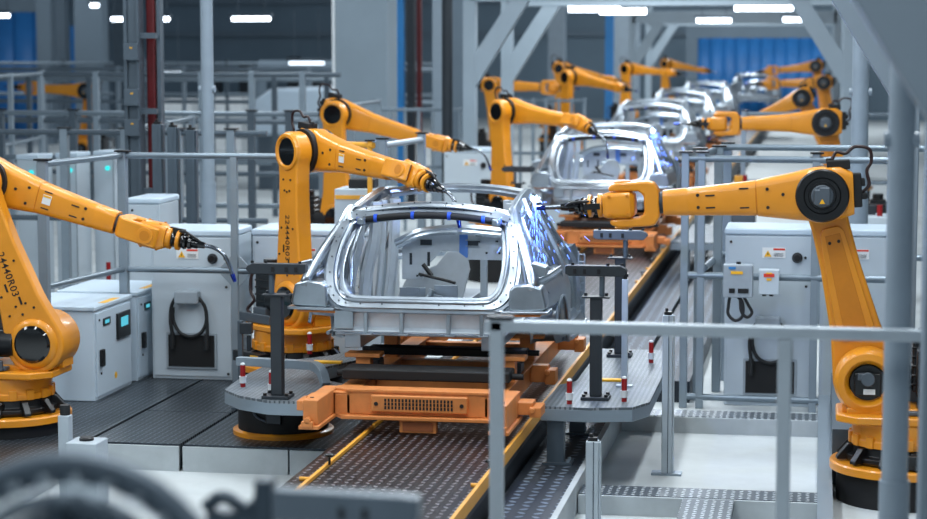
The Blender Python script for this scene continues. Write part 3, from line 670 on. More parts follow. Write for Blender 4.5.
# fixture stands: dark column, flange and slotted clamp head
def stand(label, loc, rz, h, detail=True, head='slate', mirror=1):
    Sx = thing('fixture_stand', label, 'stand', loc, rz)
    MB().box((0, 0, .012), (.2, .17, .024)).build('base_plate', 'slate', Sx, bevel=.004)
    m = MB()
    for a in (-.08, .08):
        for b in (-.06, .06): m.cyl((a, b, .024), (a, b, .042), .014, n=8)
    m.each('bolt', 'black', Sx)
    MB().bx(-.042, .042, -.042, .042, .024, h-.2).build('column', 'slate', Sx, bevel=.008)
    MB().box((0, 0, h-.195), (.2, .11, .012)).cyl((.07, .03, h-.195), (.07, .03, h-.17), .012, n=8).cyl((-.08, .03, h-.195), (-.08, .03, h-.17), .012, n=8).build('flange', 'slate', Sx, bevel=.002)
    MB().cyl((-.04*mirror, 0, h-.19), (-.04*mirror, 0, h-.05), .02, n=14).build('stem', 'dim_steel', Sx)
    hd = MB().prism([(-.22, -.012), (-.19, -.045), (.19, -.045), (.22, -.03), (.22, .03), (-.17, .03), (-.21, .01)] if mirror > 0 else [(.22, -.012), (.19, -.045), (-.19, -.045), (-.22, -.03), (-.22, .03), (.17, .03), (.21, .01)], -.04, .04, 'y')
    hd.v = [v+Vector((0, 0, h)) for v in hd.v]
    hh = hd.build('clamp_head', head, Sx, bevel=.005)
    m = MB()
    for x in (-.02, .08, .15): m.box((x*mirror, -.042, h-.01), (.022, .01, .035))
    for x in (-.18, -.08, .17): m.cyl((x*mirror, 0, h+.03), (x*mirror, 0, h+.045), .012, n=8)
    m.each('slot', 'matte_black', hh)
    return Sx
stand('dark column stand with slotted clamp head on the left platform', (-1.20, 14.08, .618), 0, .94)
stand('dark column stand with slotted clamp head on the right platform beside the nearest car', (1.05, 14.42, .618), 0, .93, mirror=-1)
stand('dark column stand with clamp head at the far end of the right platform', (1.02, 16.5, .618), 0, 1.0, mirror=-1, head='motor_grey')
stand('small dark stand with clamp head left of the second car', (-1.3, 26.6, 0), 0, 1.55)
# slim light post beside right stand
o = thing('slim_post', 'slim pale aluminium post with black top fitting beside the right dark stand', 'post', (1.2, 15.0, .618))
MB().bx(-.022, .022, -.022, .022, 0, .8).build('shaft', 'alu_light', o, bevel=.004)
MB().box((0, 0, .006), (.12, .08, .012)).build('base_plate', 'alu_light', o)
MB().cyl((0, 0, .8), (0, 0, .86), .016).box((0, 0, .83), (.05, .05, .02)).build('top_fitting', 'black', o)

# small bracket post at left of left platform
o = thing('sensor_post', 'small grey sensor post with black head behind the left platform', 'sensor', (-2.0, 15.9, .2))
MB().bx(-.02, .02, -.02, .02, 0, .72).build('shaft', 'dim_steel', o, bevel=.004)
MB().box((.05, 0, .66), (.1, .06, .09)).cyl((.07, 0, .47), (.07, 0, .6), .018).build('sensor_head', 'slate', o, bevel=.006)
MB().box((0, 0, .006), (.14, .1, .012)).build('base_plate', 'dim_steel', o)

# free standing aluminium posts at right
def free_post(label, x, y, z0, h, w=.085, m_='alu_light'):
    P = thing('profile_post', label, 'post', (x, y, z0))
    MB().bx(-w/2, w/2, -w/2, w/2, 0, h).bx(w*.5, w*.5+.012, -w/2+.01, w/2-.01, 0, h-.002).build('shaft', m_, P, bevel=.006)
    MB().bx(w/2*.15, w/2*.3, -w/2-.004, -w/2, .01, h).build('groove', 'dim_steel', P)
    bw = .22 if m_ == 'alu_light' else .11
    MB().box((0, 0, .008), (bw, .12, .016)).build('base_plate', 'alu', P)
    MB().box((0, 0, h+.012), (w*.75, w*.6, .024)).box((-.01, 0, h+.035), (w*.3, w*.3, .03)).build('end_cap', 'black', P, bevel=.003)
free_post('short pale aluminium post with black cap at bottom centre beside the step', 1.17, 13.15, 0, .56)
free_post('tall pale aluminium post with black cap standing in the shallow pit', 1.53, 14.85, 0, 1.18, .075)
free_post('pale aluminium post with black cap behind the right fence corner', 1.93, 18.75, 0, 1.45, .1)

# ------------------------------------------------------------------ fences
def fence(label, pts, ztop, zs, z0=0.0, posts=None, m='rail_steel', r=.03, pw=.075, caps=True, name='safety_fence', cat='fence', pm='alu', sq=False, group=None):
    F = thing(name, label, cat, (pts[0][0], pts[0][1], z0), 0, group)
    for (x, y) in (posts if posts is not None else pts):
        p = MB().bx(x-pw/2, x+pw/2, y-pw/2, y+pw/2, z0, ztop+.02).build('post', pm, F, bevel=.006, world=True)
        if caps: MB().bx(x-pw/2-.02, x+pw/2+.03, y-pw/2-.012, y+pw/2+.012, ztop+.02, ztop+.035).build('cap', 'black', p, world=True)
    for z in zs:
        for i in range(len(pts)-1):
            a = (*pts[i], z); b = (*pts[i+1], z)
            MB().tube([a, b], r, n=4 if sq else 12, up=(0, 0, 1) if sq else None).build('rail', m, F, world=True)
    return F
# nearest left fence with gussets
fA = fence('grey tubular safety fence before the pale cabinets at left, turning toward the left robot', [(-3.52, 15.55), (-3.36, 17.0), (-1.85, 17.03)], 2.2, [2.19, 1.2], .2, posts=[(-3.52, 15.55), (-3.36, 17.0)], r=.027)
MB().bx(-2.395, -2.335, 16.99, 17.05, .2, 2.18).build('post', 'alu', fA, bevel=.006, world=True)
m = MB()
for x in (-2.36,):
    for sx in (-1, 1):
        m.prism([(x+sx*.035, 1.23), (x+sx*.035, 1.33), (x+sx*.13, 1.23)], 17.0, 17.03, 'y').prism([(x+sx*.035, 1.17), (x+sx*.035, 1.07), (x+sx*.13, 1.17)], 17.0, 17.03, 'y')
m.each('gusset', 'alu', fA, world=True)
# right fence
fB = fence('grey tubular safety fence behind the big right robot, in front of the socket cabinet', [(1.46, 17.7), (3.3, 17.62)], 2.2, [2.17, 1.16, .1], 0, posts=[(1.46, 17.7), (1.60, 17.7), (2.57, 17.66)], pw=.065)
fence('grey tubular safety fence running away at right, just behind the nearer right fence', [(1.62, 17.95), (1.70, 19.2), (3.6, 19.15)], 2.21, [2.2, 1.2], 0, posts=[(1.70, 18.6), (1.75, 19.25), (1.56, 18.1)], pw=.08)
# front railing, out of focus
fr = thing('guard_railing', 'blurred pale square tube railing across the lower right foreground', 'railing', (1.25, 8.6, 0))
MB().bx(1.2, 3.2, 8.57, 8.63, 1.90, 1.95).build('rail', 'alu_light', fr, bevel=.008, world=True)
for x in (1.22, 2.44):
    p = MB().bx(x, x+.058, 8.57, 8.63, 0, 1.9 if x > 2 else 1.955).build('post', 'alu_light', fr, bevel=.008, world=True)
    if x < 2: MB().bx(x-.01, x+.1, 8.56, 8.64, 1.957, 1.968).build('cap', 'slate', p, world=True)
# background fences at left: (points, top, rails, depth)
lbl = ['grey fence row with three rails directly behind the left grey cabinets', 'grey fence row beyond the white switch cabinets at left', 'tall grey fence row in the middle distance at left', 'grey fence row in front of the left blue curtain', 'far grey fence row under the hanging lamps', 'farthest grey fence row along the dark hall wall']
rows = [([(-7.4, 21.5), (-3.3, 21.5)], 2.22, [2.2, 1.25], [-6.6, -5.6, -4.9, -4.3, -3.7]), ([(-9.5, 25.5), (-3.4, 25.5)], 2.3, [2.28, 1.7, 1.1], [-9, -8, -7, -6.1, -5.2, -4.6, -4.1, -3.6]),
        ([(-12, 30.5), (-4.6, 30.5)], 2.75, [2.72, 2.0, 1.2], [-11.6, -10.4, -9.4, -8.5, -7.6, -6.8, -6, -5.2]), ([(-17, 37), (-5.2, 37)], 2.6, [2.55, 1.8, 1.0], [-16.5, -15, -13.6, -12.2, -11, -9.8, -8.6, -7.4, -6.4, -5.6]),
        ([(-22, 46), (-6, 46)], 2.7, [2.65, 1.9, 1.1], [-21, -19, -17.2, -15.4, -13.6, -12, -10.4, -9, -7.6]), ([(-28, 58), (-8, 58)], 2.8, [2.7, 1.8], [-27, -24.5, -22, -19.5, -17, -14.5, -12, -9.6])]
for i, (pts, zt, zs, ps) in enumerate(rows):
    fence(lbl[i], pts, zt, zs, 0, posts=[(x, pts[0][1]) for x in ps], m='dim_steel' if i in (0, 2) else 'rail_steel', r=.03+.004*i, pw=.09, caps=(i in (0, 1)), pm='dim_steel' if i % 2 else 'alu')
for (p, q, z, lb) in (((-4.9, 21.8), (-5.3, 25.2), 2.25, 'receding fence run left of the dark steel column'), ((-3.75, 25.8), (-3.95, 30.2), 2.35, 'receding fence run between the round column and the robot behind'),
                      ((-8.5, 25.9), (-9.3, 30.2), 2.75, 'receding fence run beyond the tall teal-lamp cabinets')):
    pp = [(p[0]+(q[0]-p[0])*t, p[1]+(q[1]-p[1])*t) for t in (0, .5, 1)]
    fence(lb, [p, q], z, [z-.02, z-1], 0, posts=pp, m='rail_steel', r=.028, pw=.07, caps=False)
# gate post bundle near the round column
for i, (x, y) in enumerate(((-4.03, 20.0), (-3.87, 20.0), (-3.71, 20.1))):
    free_post(['left one of three dark capped posts left of the round column', 'middle one of three dark capped posts left of the round column', 'right one of three dark capped posts left of the round column'][i], x, y, 0, 2.35-.03*i, .1, 'dim_steel')
# fences behind the cars, centre
fence('grey fence with close upright bars behind the third left robot', [(-4.9, 34.5), (-3.2, 34.5)], 2.1, [2.08, 1.1], 0, posts=[(-4.9+.24*k, 34.5) for k in range(8)], pw=.05, caps=False)
fence('grey fence with close upright bars between the two tall portal columns', [(-3.4, 39.5), (-1.9, 39.5)], 2.15, [2.12, 1.1], 0, posts=[(-3.4+.25*k, 39.5) for k in range(7)], pw=.06, caps=False)
fence('pale fence end frame right of the yellow hand rail behind the second robot', [(-1.47, 18.95), (-1.36, 20.3)], 2.24, [2.2, 1.25], 0, posts=[(-1.47, 18.95), (-1.36, 20.3)], m='alu_light', caps=True)
fence('grey fence behind the second station right robot', [(1.5, 30), (3.6, 30)], 2.2, [2.18, 1.2], 0, pw=.07)
fence('yellow painted hand rail behind the second left robot forearm', [(-2.0, 19.2), (-1.56, 18.95)], 2.22, [2.2], 0, pw=.045, posts=[(-1.6, 18.97)], m='edge_yellow', pm='edge_yellow')

# ------------------------------------------------------------------ cabinets
def sign(m_parent, x, y, z, w=.2, h=.09, tri=True):
    s_ = MB().box((x, y, z), (w, .004, h)).build('warning_sign', 'label_white', m_parent, world=True)
    MB().box((x+w*.22, y-.003, z+h*.34), (w*.5, .003, h*.18)).build('sign_header', 'label_red', s_, world=True)
    if tri: MB().prism([(x-w*.42, z-h*.38), (x-w*.1, z-h*.38), (x-w*.26, z+h*.22)], y-.006, y-.002, 'y').build('sign_triangle', 'label_yellow', s_, world=True)
    m = MB()
    for q in range(4): m.box((x+w*.2, y-.003, z-h*(.05+.1*q)), (w*(.42-.04*(q % 2)), .002, h*.03))
    if tri: m.prism([(x-w*.27, z-h*.3), (x-w*.22, z-h*.1), (x-w*.26, z-h*.1), (x-w*.24, z+h*.08), (x-w*.3, z-h*.16), (x-w*.26, z-h*.16)], y-.008, y-.006, 'y')
    m.each('sign_print', 'label_ink', s_, world=True)
def control_cabinet(label, x0, x1, y, z0, zt, socket=None, signx=None, knob=None, vents=True, side_screen=False):
    Cb = thing('control_cabinet', label, 'cabinet', ((x0+x1)/2, y, z0))
    MB().bx(x0, x1, y, y+.6, z0, zt-.06).build('body', 'cabinet', Cb, bevel=.01, world=True)
    MB().bx(x0-.008, x1+.008, y-.015, y+.615, zt-.06, zt).build('top_cover', 'cabinet_white', Cb, bevel=.02, world=True)
    MB().bx(x0+.02, x1-.02, y-.012, y, z0+.03, zt-.07).build('door', 'cabinet', Cb, bevel=.006, world=True)
    m = MB()
    for (xx, zz) in ((x0+.05, zt-.12), (x1-.05, z0+.06), (x1-.06, zt-.5), (x1-.07, zt-.25)): m.cyl((xx, y-.012, zz), (xx, y-.02, zz), .012, n=10)
    m.each('lock', 'label_ink', Cb, world=True)
    if knob: MB().rev((knob, y-.012, zt-.25), (0, -1, 0), [(0, .045), (.02, .045), (.03, .035), (.05, .03)], 24).build('rotary_switch', 'black', Cb, world=True)
    if signx: sign(Cb, signx, y-.016, zt-.21)
    if socket:
        sx_, zz = socket
        v = MB().bx(sx_-.23, sx_+.23, y-.03, y-.012, z0+.10, z0+.42).build('vent_frame', 'socket_grey', Cb, bevel=.004, world=True)
        m = MB().bx(sx_-.21, sx_+.21, y-.036, y-.03, z0+.12, z0+.40)
        m.build('vent_grille', 'matte_black', v, world=True)
        hk = MB().bx(sx_-.13, sx_+.09, y-.12, y-.012, z0+.68, z0+.80).build('hose_hook', 'socket_grey', Cb, bevel=.02, world=True)
        lp = [(sx_-.16, y-.07, z0+.28), (sx_-.16, y-.07, z0+.4), (sx_-.175, y-.07, z0+.53), (sx_-.16, y-.07, z0+.67), (sx_-.08, y-.09, z0+.77), (sx_+.03, y-.09, z0+.77), (sx_+.13, y-.07, z0+.68), (sx_+.15, y-.06, z0+.54), (sx_+.1, y-.06, z0+.43), (sx_, y-.06, z0+.39), (sx_-.1, y-.06, z0+.43), (sx_-.15, y-.065, z0+.53), (sx_-.15, y-.075, z0+.65)]
        MB().tube(lp, .016, sm=6, n=10).tube([(sx_+.15, y-.07, z0+.62), (sx_+.16, y-.07, z0+.45), (sx_+.15, y-.07, z0+.28)], .016, sm=4).cyl((sx_+.15, y-.07, z0+.42), (sx_+.15, y-.07, z0+.28), .022).cyl((sx_-.16, y-.07, z0+.42), (sx_-.16, y-.07, z0+.3), .022).build('hanging_cable', 'rubber', Cb, world=True)
    return Cb
control_cabinet('pale grey control cabinet behind the left fence, coiled cable hanging on its door', -3.2, -2.45, 17.25, .2, 1.53, socket=(-2.83, .3), knob=-2.63, signx=-2.86)
control_cabinet('pale grey control cabinet right of the fence post, partly behind the second left robot', -2.33, -1.3, 17.45, .2, 1.53, signx=-1.85, knob=-1.72)
control_cabinet('pale grey control cabinet at right with cable loop and vent grille, behind the front railing', 1.80, 2.56, 17.9, 0, 1.56, socket=(2.2, .3), signx=2.22, knob=2.42)
control_cabinet('pale grey control cabinet at far right behind the big right robot arm', 2.62, 3.4, 17.9, 0, 1.56, signx=2.93)
control_cabinet('small grey control cabinet behind the left robot torch, black switch on its end', -3.98, -3.66, 18.9, 0, 1.68, knob=-3.74)
control_cabinet('pale control cabinet behind the nearest car, left of the upright robot arm', -2.9, -2.05, 29.9, 0, 1.65, signx=-2.5, knob=-2.3)
control_cabinet('pale control cabinet between the portal column and the upright robot arm', -1.75, -.9, 31.2, 0, 1.4, knob=-1.3)
o = MB().bx(-2.1, -1.55, 19.6, 20.1, 0, 1.74).build('equipment_box', 'cabinet', None, bevel=.01, label='grey equipment box with orange band left of the nearest car roof corner', category='box')
MB().bx(-2.09, -1.7, 19.59, 19.6, 1.64, 1.68).build('orange_band', 'edge_yellow', o, world=True)
MB().bx(-1.98, -1.72, 19.7, 19.95, 1.74, 1.83).build('connector_block', 'matte_black', o, bevel=.01, world=True)
# pale cabinets with screens, facing +X
def screen_cabinet(label, x0, x1, y0, y1, z0, zt):
    Cb = thing('switch_cabinet', label, 'cabinet', ((x0+x1)/2, y0, z0))
    MB().bx(x0, x1, y0, y1, z0, zt-.035).build('body', 'cabinet_white', Cb, bevel=.008, world=True)
    MB().bx(x0-.01, x1+.015, y0-.015, y1+.01, zt-.035, zt).build('top_cover', 'cabinet_white', Cb, bevel=.008, world=True)
    d = MB().bx(x1, x1+.012, y0+.03, y1-.03, z0+.03, zt-.06).build('door', 'cabinet_white', Cb, bevel=.004, world=True)
    X = x1+.012; L_ = y1-y0
    MB().bx(X, X+.02, y0+L_*.55, y0+L_*.9, zt-.34, zt-.12).build('display_frame', 'black', d, bevel=.004, world=True)
    MB().bx(X+.02, X+.023, y0+L_*.63, y0+L_*.82, zt-.24, zt-.16).build('screen', 'screen_cyan', d, world=True)
    MB().bx(X, X+.01, y0+L_*.2, y0+L_*.38, zt-.18, zt-.12).build('status_window', 'black', d, world=True)
    MB().bx(X+.01, X+.012, y0+L_*.23, y0+L_*.34, zt-.165, zt-.135).build('status_light', 'screen_cyan', d, world=True)
    MB().bx(X, X+.03, y0+L_*.1, y0+L_*.17, z0+.28, z0+.42).cyl((X, y0+L_*.13, z0+.22), (X+.01, y0+L_*.13, z0+.22), .012, n=10).cyl((X, y0+L_*.1, zt-.12), (X+.01, y0+L_*.1, zt-.12), .01, n=10).build('handle', 'black', d, bevel=.004, world=True)
    MB().cyl((X, y0+L_*.52, z0+.15), (X+.004, y0+L_*.52, z0+.15), .03, n=6).bx(x1-.06, x1+.0, y0+L_*.3, y0+L_*.7, zt, zt+.002).build('warning_sticker', 'label_yellow', d, world=True)
    MB().bx(x0+.3, x0+.38, y0-.008, y0, zt-.22, zt-.14).build('socket', 'black', Cb, bevel=.003, world=True)
screen_cabinet('white-blue switch cabinet with black display, nearest of the pair beside the left robot', -4.0, -3.28, 16.0, 16.92, .2, .99)
screen_cabinet('white-blue switch cabinet with black display, rear of the pair beside the left robot', -4.0, -3.28, 17.07, 17.95, .2, .99)
# distant white tall cabinets with teal lights
for i, x in enumerate((-6.36, -6.08, -5.80)):
    T = thing('tall_cabinet', ['left one of three tall pale cabinets with teal indicator lamps behind the left robot arm', 'middle one of three tall pale cabinets with teal indicator lamps', 'right one of three tall pale cabinets, nearest the red label'][i], 'cabinet', (x, 22.3+i*.5, 0))
    MB().bx(-.13, .13, 0, .45, 0, 1.85).build('body', 'cabinet', T, bevel=.01)
    MB().bx(-.135, .135, -.01, .46, 1.85, 1.9).build('top_cover', 'cabinet_white', T, bevel=.01)
    MB().cyl((.05, -.005, 1.7), (.05, -.03, 1.7), .028).build('indicator_lamp', 'teal_light', T)
    MB().bx(.115, .12, -.005, 0, .05, 1.8).build('door_seam', 'dim_steel', T)
# wall boxes on right cabinet
o = thing('switch_box', 'grey switch box with yellow label and looping cables on the right fence rail', 'box', (1.93, 17.56, 1.0))
MB().bx(-.125, .125, -.09, .06, -.0, .28).build('housing', 'socket_grey', o, bevel=.01)
MB().box((-.01, -.095, .215), (.10, .006, .025)).build('yellow_label', 'label_yellow', o)
MB().box((-.05, -.095, .255), (.06, .006, .018)).build('blue_label', 'blue_paint', o)
MB().box((-.05, -.095, .06), (.05, .01, .04)).box((.045, -.095, .06), (.09, .01, .04)).cyl((0, 0, .28), (0, 0, .30), .02).each('rocker_switch', 'black', o)
m = MB().tube([(-.07, -.03, .0), (-.08, -.03, -.08), (-.08, -.04, -.15), (-.02, -.05, -.2), (.04, -.05, -.16), (.04, -.04, -.05), (.0, -.03, .0)], .014, sm=6)
m.tube([(.05, -.03, 0), (.09, -.04, -.07), (.12, -.04, -.13), (.08, -.05, -.17), (.03, -.05, -.12), (.02, -.03, 0)], .014, sm=6).build('cable', 'rubber', o)
o = thing('junction_box', 'small pale junction box with warning sticker right of the grey switch box', 'box', (2.19, 17.56, 1.03))
MB().bx(-.085, .085, -.07, .06, 0, .21).build('housing', 'cabinet', o, bevel=.006)
MB().box((.0, -.073, .165), (.09, .006, .03)).build('sticker', 'label_red', o)
MB().box((.0, -.073, .13), (.04, .006, .02)).box((.0, -.074, .183), (.05, .006, .01)).build('warning_mark', 'label_yellow', o)
MB().cyl((-.04, 0, 0), (-.04, 0, -.02), .018).cyl((.02, 0, 0), (.02, 0, -.02), .018).each('gland', 'black', o)

# white bollard box + bottle at lower left
o = thing('pedestal_post', 'white square post with black cap in front of the left robot base', 'post', (-2.45, 13.15, .0))
MB().bx(-.04, .04, -.04, .04, 0, .62).build('shaft', 'alu_light', o, bevel=.008)
MB().cyl((0, 0, .62), (0, 0, .69), .035, n=18).build('cap', 'rubber', o, bevel=.004)
o = thing('button_box', 'white box with black push button beside the white square post', 'box', (-2.28, 13.1, 0))
MB().bx(-.11, .11, -.12, .12, 0, .46).build('housing', 'alu_light', o, bevel=.01)
MB().rev((0, 0, .46), (0, 0, 1), [(0, .05), (.015, .05), (.025, .04)], 20).build('push_button', 'black', o)

# ------------------------------------------------------------------ columns
def round_column(label, x, y, r, h, sleeve):
    c = thing('round_column', label, 'column', (x, y, 0))
    MB().cyl((0, 0, 0), (0, 0, h), r, n=28).build('shaft', 'post_paint', c)
    MB().cyl((0, 0, 0), (0, 0, sleeve), r*1.16, n=28).build('sleeve', 'post_paint', c)
    MB().cyl((-r*1.3, 0, 2.72), (r*1.3, 0, 2.72), .035).build('collar_bolt', 'post_paint', c)
    return c
round_column('tall round grey column at left behind the grey cabinets', -3.32, 19.4, .062, 6, 1.8)
round_column('tall round grey column at right behind the big right robot elbow', 2.95, 19, .078, 6, 1.75)
round_column('large blurred round column at the right edge with sleeve at its foot', 2.94, 8.9, .056, 4.5, 1.25)
MB().bx(3.02, 3.3, 8.3, 8.6, 0, 6).build('square_column', 'portal_near', None, bevel=.01, label='wide pale square column filling the right edge of the picture', category='column')

def dark_column():
    c = thing('steel_column', 'dark steel column with three switch boxes at upper left', 'column', (-4.56, 21.0, 0))
    MB().bx(-.10, .0, -.06, .06, 0, 6).bx(-.14, -.1, -.09, .09, 0, 6).bx(0, .03, -.09, .09, 0, 6).build('beam', 'dim_steel', c, bevel=.004)
    for z in (3.08, 2.6, 2.28):
        b = MB().bx(-.12, .04, -.16, -.09, z-.09, z+.09).build('switch_box', 'dim_steel', c, bevel=.006)
        MB().box((-.03, -.165, z+.04), (.026, .006, .014)).build('warning_mark', 'label_yellow', b)
    for z in (2.45, 3.25, 1.6): MB().bx(.02, .2, -.03, .03, z-.03, z+.03).build('bracket', 'dim_steel', c)
dark_column()
o = MB().bx(-4.52, -4.42, 21.12, 21.22, 0, 6).build('red_pipe', 'red_paint', None, bevel=.02, label='dark red vertical sprinkler pipe right of the dark steel column', category='pipe')
MB().bx(-4.40, -4.36, 21.12, 21.24, 0, 6).build('conduit', 'dim_steel', None, bevel=.004, label='slim grey vertical conduit right of the dark red pipe', category='conduit')
o = MB().bx(-6.0, -5.05, 36, 36.9, 0, 8).build('concrete_pillar', 'pillar_grey', None, bevel=.01, label='wide grey square concrete pillar at upper centre left', category='pillar')
MB().bx(-6.05, -6.0, 35.98, 36.0, 0, 8).build('edge_strip', 'white_paint', o, world=True)
MB().bx(-5.83, -5.57, 40, 40.2, 0, 8).build('blue_column', 'blue_paint', None, bevel=.01, label='bright blue column right of the wide concrete pillar', category='column')
MB().bx(-3.85, -3.6, 62, 62.2, 0, 8).build('blue_column', 'blue_paint', None, bevel=.01, label='narrow blue column behind the far left robots', category='column')
MB().bx(-5.34, -5.25, 40.2, 40.3, 0, 8).build('red_pipe', 'red_paint', None, label='thin red vertical pipe right of the bright blue column', category='pipe')
MB().bx(-5.52, -5.38, 40.1, 40.3, 0, 8).build('dark_conduit', 'slate', None, label='dark vertical conduit between the blue column and the thin red pipe', category='conduit')
MB().bx(-4.42, -4.22, 37, 37.2, 0, 8).build('steel_post', 'post_paint', None, bevel=.01, label='pale steel post left of the dark cable run by the first portal', category='post')
MB().cyl((-3.52, 33.6, 0), (-3.52, 33.6, 8), .09).build('cable_run', 'slate', None, label='dark vertical cable run beside the first white portal column', category='cable')
for i, (x, y, w, m_, lb) in enumerate(((-16.9, 55, .7, 'dim_steel', 'dark grey wall pier behind the dark steel column'), (-22.7, 64, .5, 'wall_panel', 'pale pier right of the left blue curtain'), (-19.9, 60, .9, 'wall_panel', 'wide pale pier behind the small distant robot'),
                                       (-9.8, 68, .6, 'wall_panel', 'dim pier left of the wide concrete pillar'), (-7.3, 75, .6, 'post_paint', 'pale pier behind the thin red pipe'), (-5.6, 80, 1.2, 'post_paint', 'wide pale pier behind the second portal brace'), (-11.8, 80, .4, 'wall_panel', 'narrow dim pier behind the hanging lamp'))):
    MB().bx(x, x+w, y, y+.5, 0, 9).build('hall_pier', m_, None, label=lb, category='pier')

# portal frames
def portal(label, y, m='portal', sides=(-1, 1), hx=3.03, zj=2.5, zb=3.88, w=.2, zt=4.25, brace=.95):
    P = thing('portal_frame', label, 'portal frame', (0, y, 0))
    for s in sides:
        MB().bx(s*hx-w/2, s*hx+w/2, -.14, .14, 0, zt+.3).build('column', m, P, bevel=.01)
        x1 = s*(hx-w/2)
        dz = zt-zj; dx = dz/1.6
        MB().prism([(x1, zj), (x1-s*dx, zt), (x1-s*dx-s*.0+s*.30, zt), (x1+s*.02, zj+.52)], -.13, .13, 'y').build('brace', m, P, bevel=.01)
    MB().bx(-hx if -1 in sides else hx-2.2, hx, -.14, .14, zb, zt).build('beam', m, P, bevel=.01)
    return P
portal('white portal frame over the line, first one behind the nearest car', 33)
portal('white portal frame over the line, close behind the first one', 37)
portal('white portal frame over the line, third one back', 62)
portal('white portal frame over the line, farthest before the blue strip curtain', 68)
portal('grey portal frame at right behind the round column, brace seen beside it', 15.2, 'portal_near', hx=3.2, zj=2.75, zb=4.6, zt=5.0, sides=(1,))
portal('blurred grey portal frame nearest the camera, brace crossing the top right corner', 6.1, 'portal_near', hx=3.1, zj=2.82, zb=4.6, zt=5.0, w=.3, sides=(1,))

# lamps
def lamp(label, x, y, z, L, group, w=.16, glow='lamp_glow', drop=1.5, along='x'):
    P = thing('hanging_lamp', label, 'lamp', (x, y, z), 0 if along == 'x' else PI/2, group)
    MB().bx(-L/2-.06, L/2+.06, -w/2, w/2, .05, .12).build('housing', 'dim_steel', P, bevel=.02)
    MB().cyl((-L/2, 0, .0), (L/2, 0, .0), .045 if w < .2 else .065, n=14).build('tube', glow, P)
    for s in (-1, 1): MB().cyl((s*L*.35, 0, .12), (s*L*.35, 0, drop), .012, n=6).build('hanger', 'dim_steel', P)
fl = [(-10.37, 46, 3.81, .9, 'bright tube lamp hanging over the left fences, between round column and concrete pillar'), (-12.52, 46, 3.81, .36, 'short bright tube lamp right of the dark red pipe'), (-13.55, 46, 3.81, .36, 'short bright tube lamp left of the dark steel column'),
      (-16.4, 46, 3.9, .3, 'bright tube lamp at the far left top edge before the blue curtain'), (-15.6, 50, 4.22, .2, 'small lamp at the top edge above the pale pier'), (-14.6, 52, 4.35, .2, 'small lamp at the top edge left of the steel column')]
for (x, y, z, L, lb) in fl: lamp(lb, x, y, z, L, 'lamps hanging over the left hall')
for (x, y, z, L, lb) in ((-17.15, 56, 2.56, .6, 'dim tube lamp low behind the steel column'), (-15.55, 56, 2.53, .6, 'dim tube lamp right of the dark red pipe, low down'), (-11.6, 56, 2.73, 1.0, 'long dim tube lamp left of the concrete pillar')):
    lamp(lb, x, y, z, L, 'dim lamps low in the left hall', glow='lamp_glow_soft')
for (x, y, z, L, lb) in ((-1.56, 38, 3.86, .95, 'bright tube lamp under the first portal beam, left one'), (-1.22, 40, 3.85, .9, 'bright tube lamp just behind the left one under the portals'), (1.54, 38, 3.87, 1.05, 'bright tube lamp under the portal beam, right one'),
                         (-.39, 58, 3.92, .95, 'short bright tube lamp between the portals, centre'), (1.9, 58, 3.94, .75, 'short bright tube lamp between the portals, right of centre')):
    lamp(lb, x, y, z, L, 'lamps under the portal frames', w=.22)

# blue strip curtains with frames
def curtain(label, x0, x1, y, zt, frame=True, n=8):
    c = thing('strip_curtain', label, 'curtain', ((x0+x1)/2, y, 0))
    w = (x1-x0)/n
    m = MB()
    for k in range(n):
        a = x0+k*w
        m.add([(a-.04+ (w+.08)*t/6, y-.05*(k % 2)-.10*math.sin(PI*t/6), z) for z in (.05, zt) for t in range(7)], [(t, t+1, t+8, t+7) for t in range(6)])
    m.build('strip', 'blue_curtain', c, world=True, solid=.02)
    MB().bx(x0-.5, x1+.5, y-.1, y+.3, zt, zt+.5).bx(x0-.5, x0, y-.1, y+.3, 0, zt).bx(x1, x1+.5, y-.1, y+.3, 0, zt).build('frame', 'wall_panel', c, world=True)
curtain('blue strip curtain at the far end of the line', -2.6, 2.7, 88, 3.6, n=10)
curtain('blue strip curtain at the upper left edge of the hall', -28.5, -23.7, 68, 4.4, n=7)
MB().bx(-22.3, -21.7, 66, 66.1, 0, 3.9).build('blue_door_panel', 'blue_curtain', None, label='narrow dark blue door panel right of the left strip curtain', category='door panel')

# distant services along the hall wall
o = thing('wall_duct', 'long pale duct under the dim lamps left of the concrete pillar', 'duct', (-11.8, 57.6, 2.6))
MB().cyl((-1.6, 0, 0), (1.4, 0, 0), .2, n=20).cyl((-1.6, 0, 0), (-1.6, 0, -2.6), .2, n=20).build('pipe', 'wall_panel', o)
for z in (5.2, 3.7): structure(MB().bx(-45, 12, 91.8, 92, z, z+.25).build('trim_11', 'wall_panel'))
for i, x in enumerate((-24.2, -22.8, -20.6, -19.5, -17.0)):
    MB().bx(x, x+.5, 88, 88.6, 0, 2.3+.25*(i % 3)).build('wall_rack', 'slate', None, bevel=.02, label=['dark rack at the far wall, leftmost of five', 'dark rack at the far wall, second from left of five', 'dark rack at the far wall, middle of five', 'dark rack at the far wall, fourth from left of five', 'dark rack at the far wall, rightmost of five'][i], category='rack')
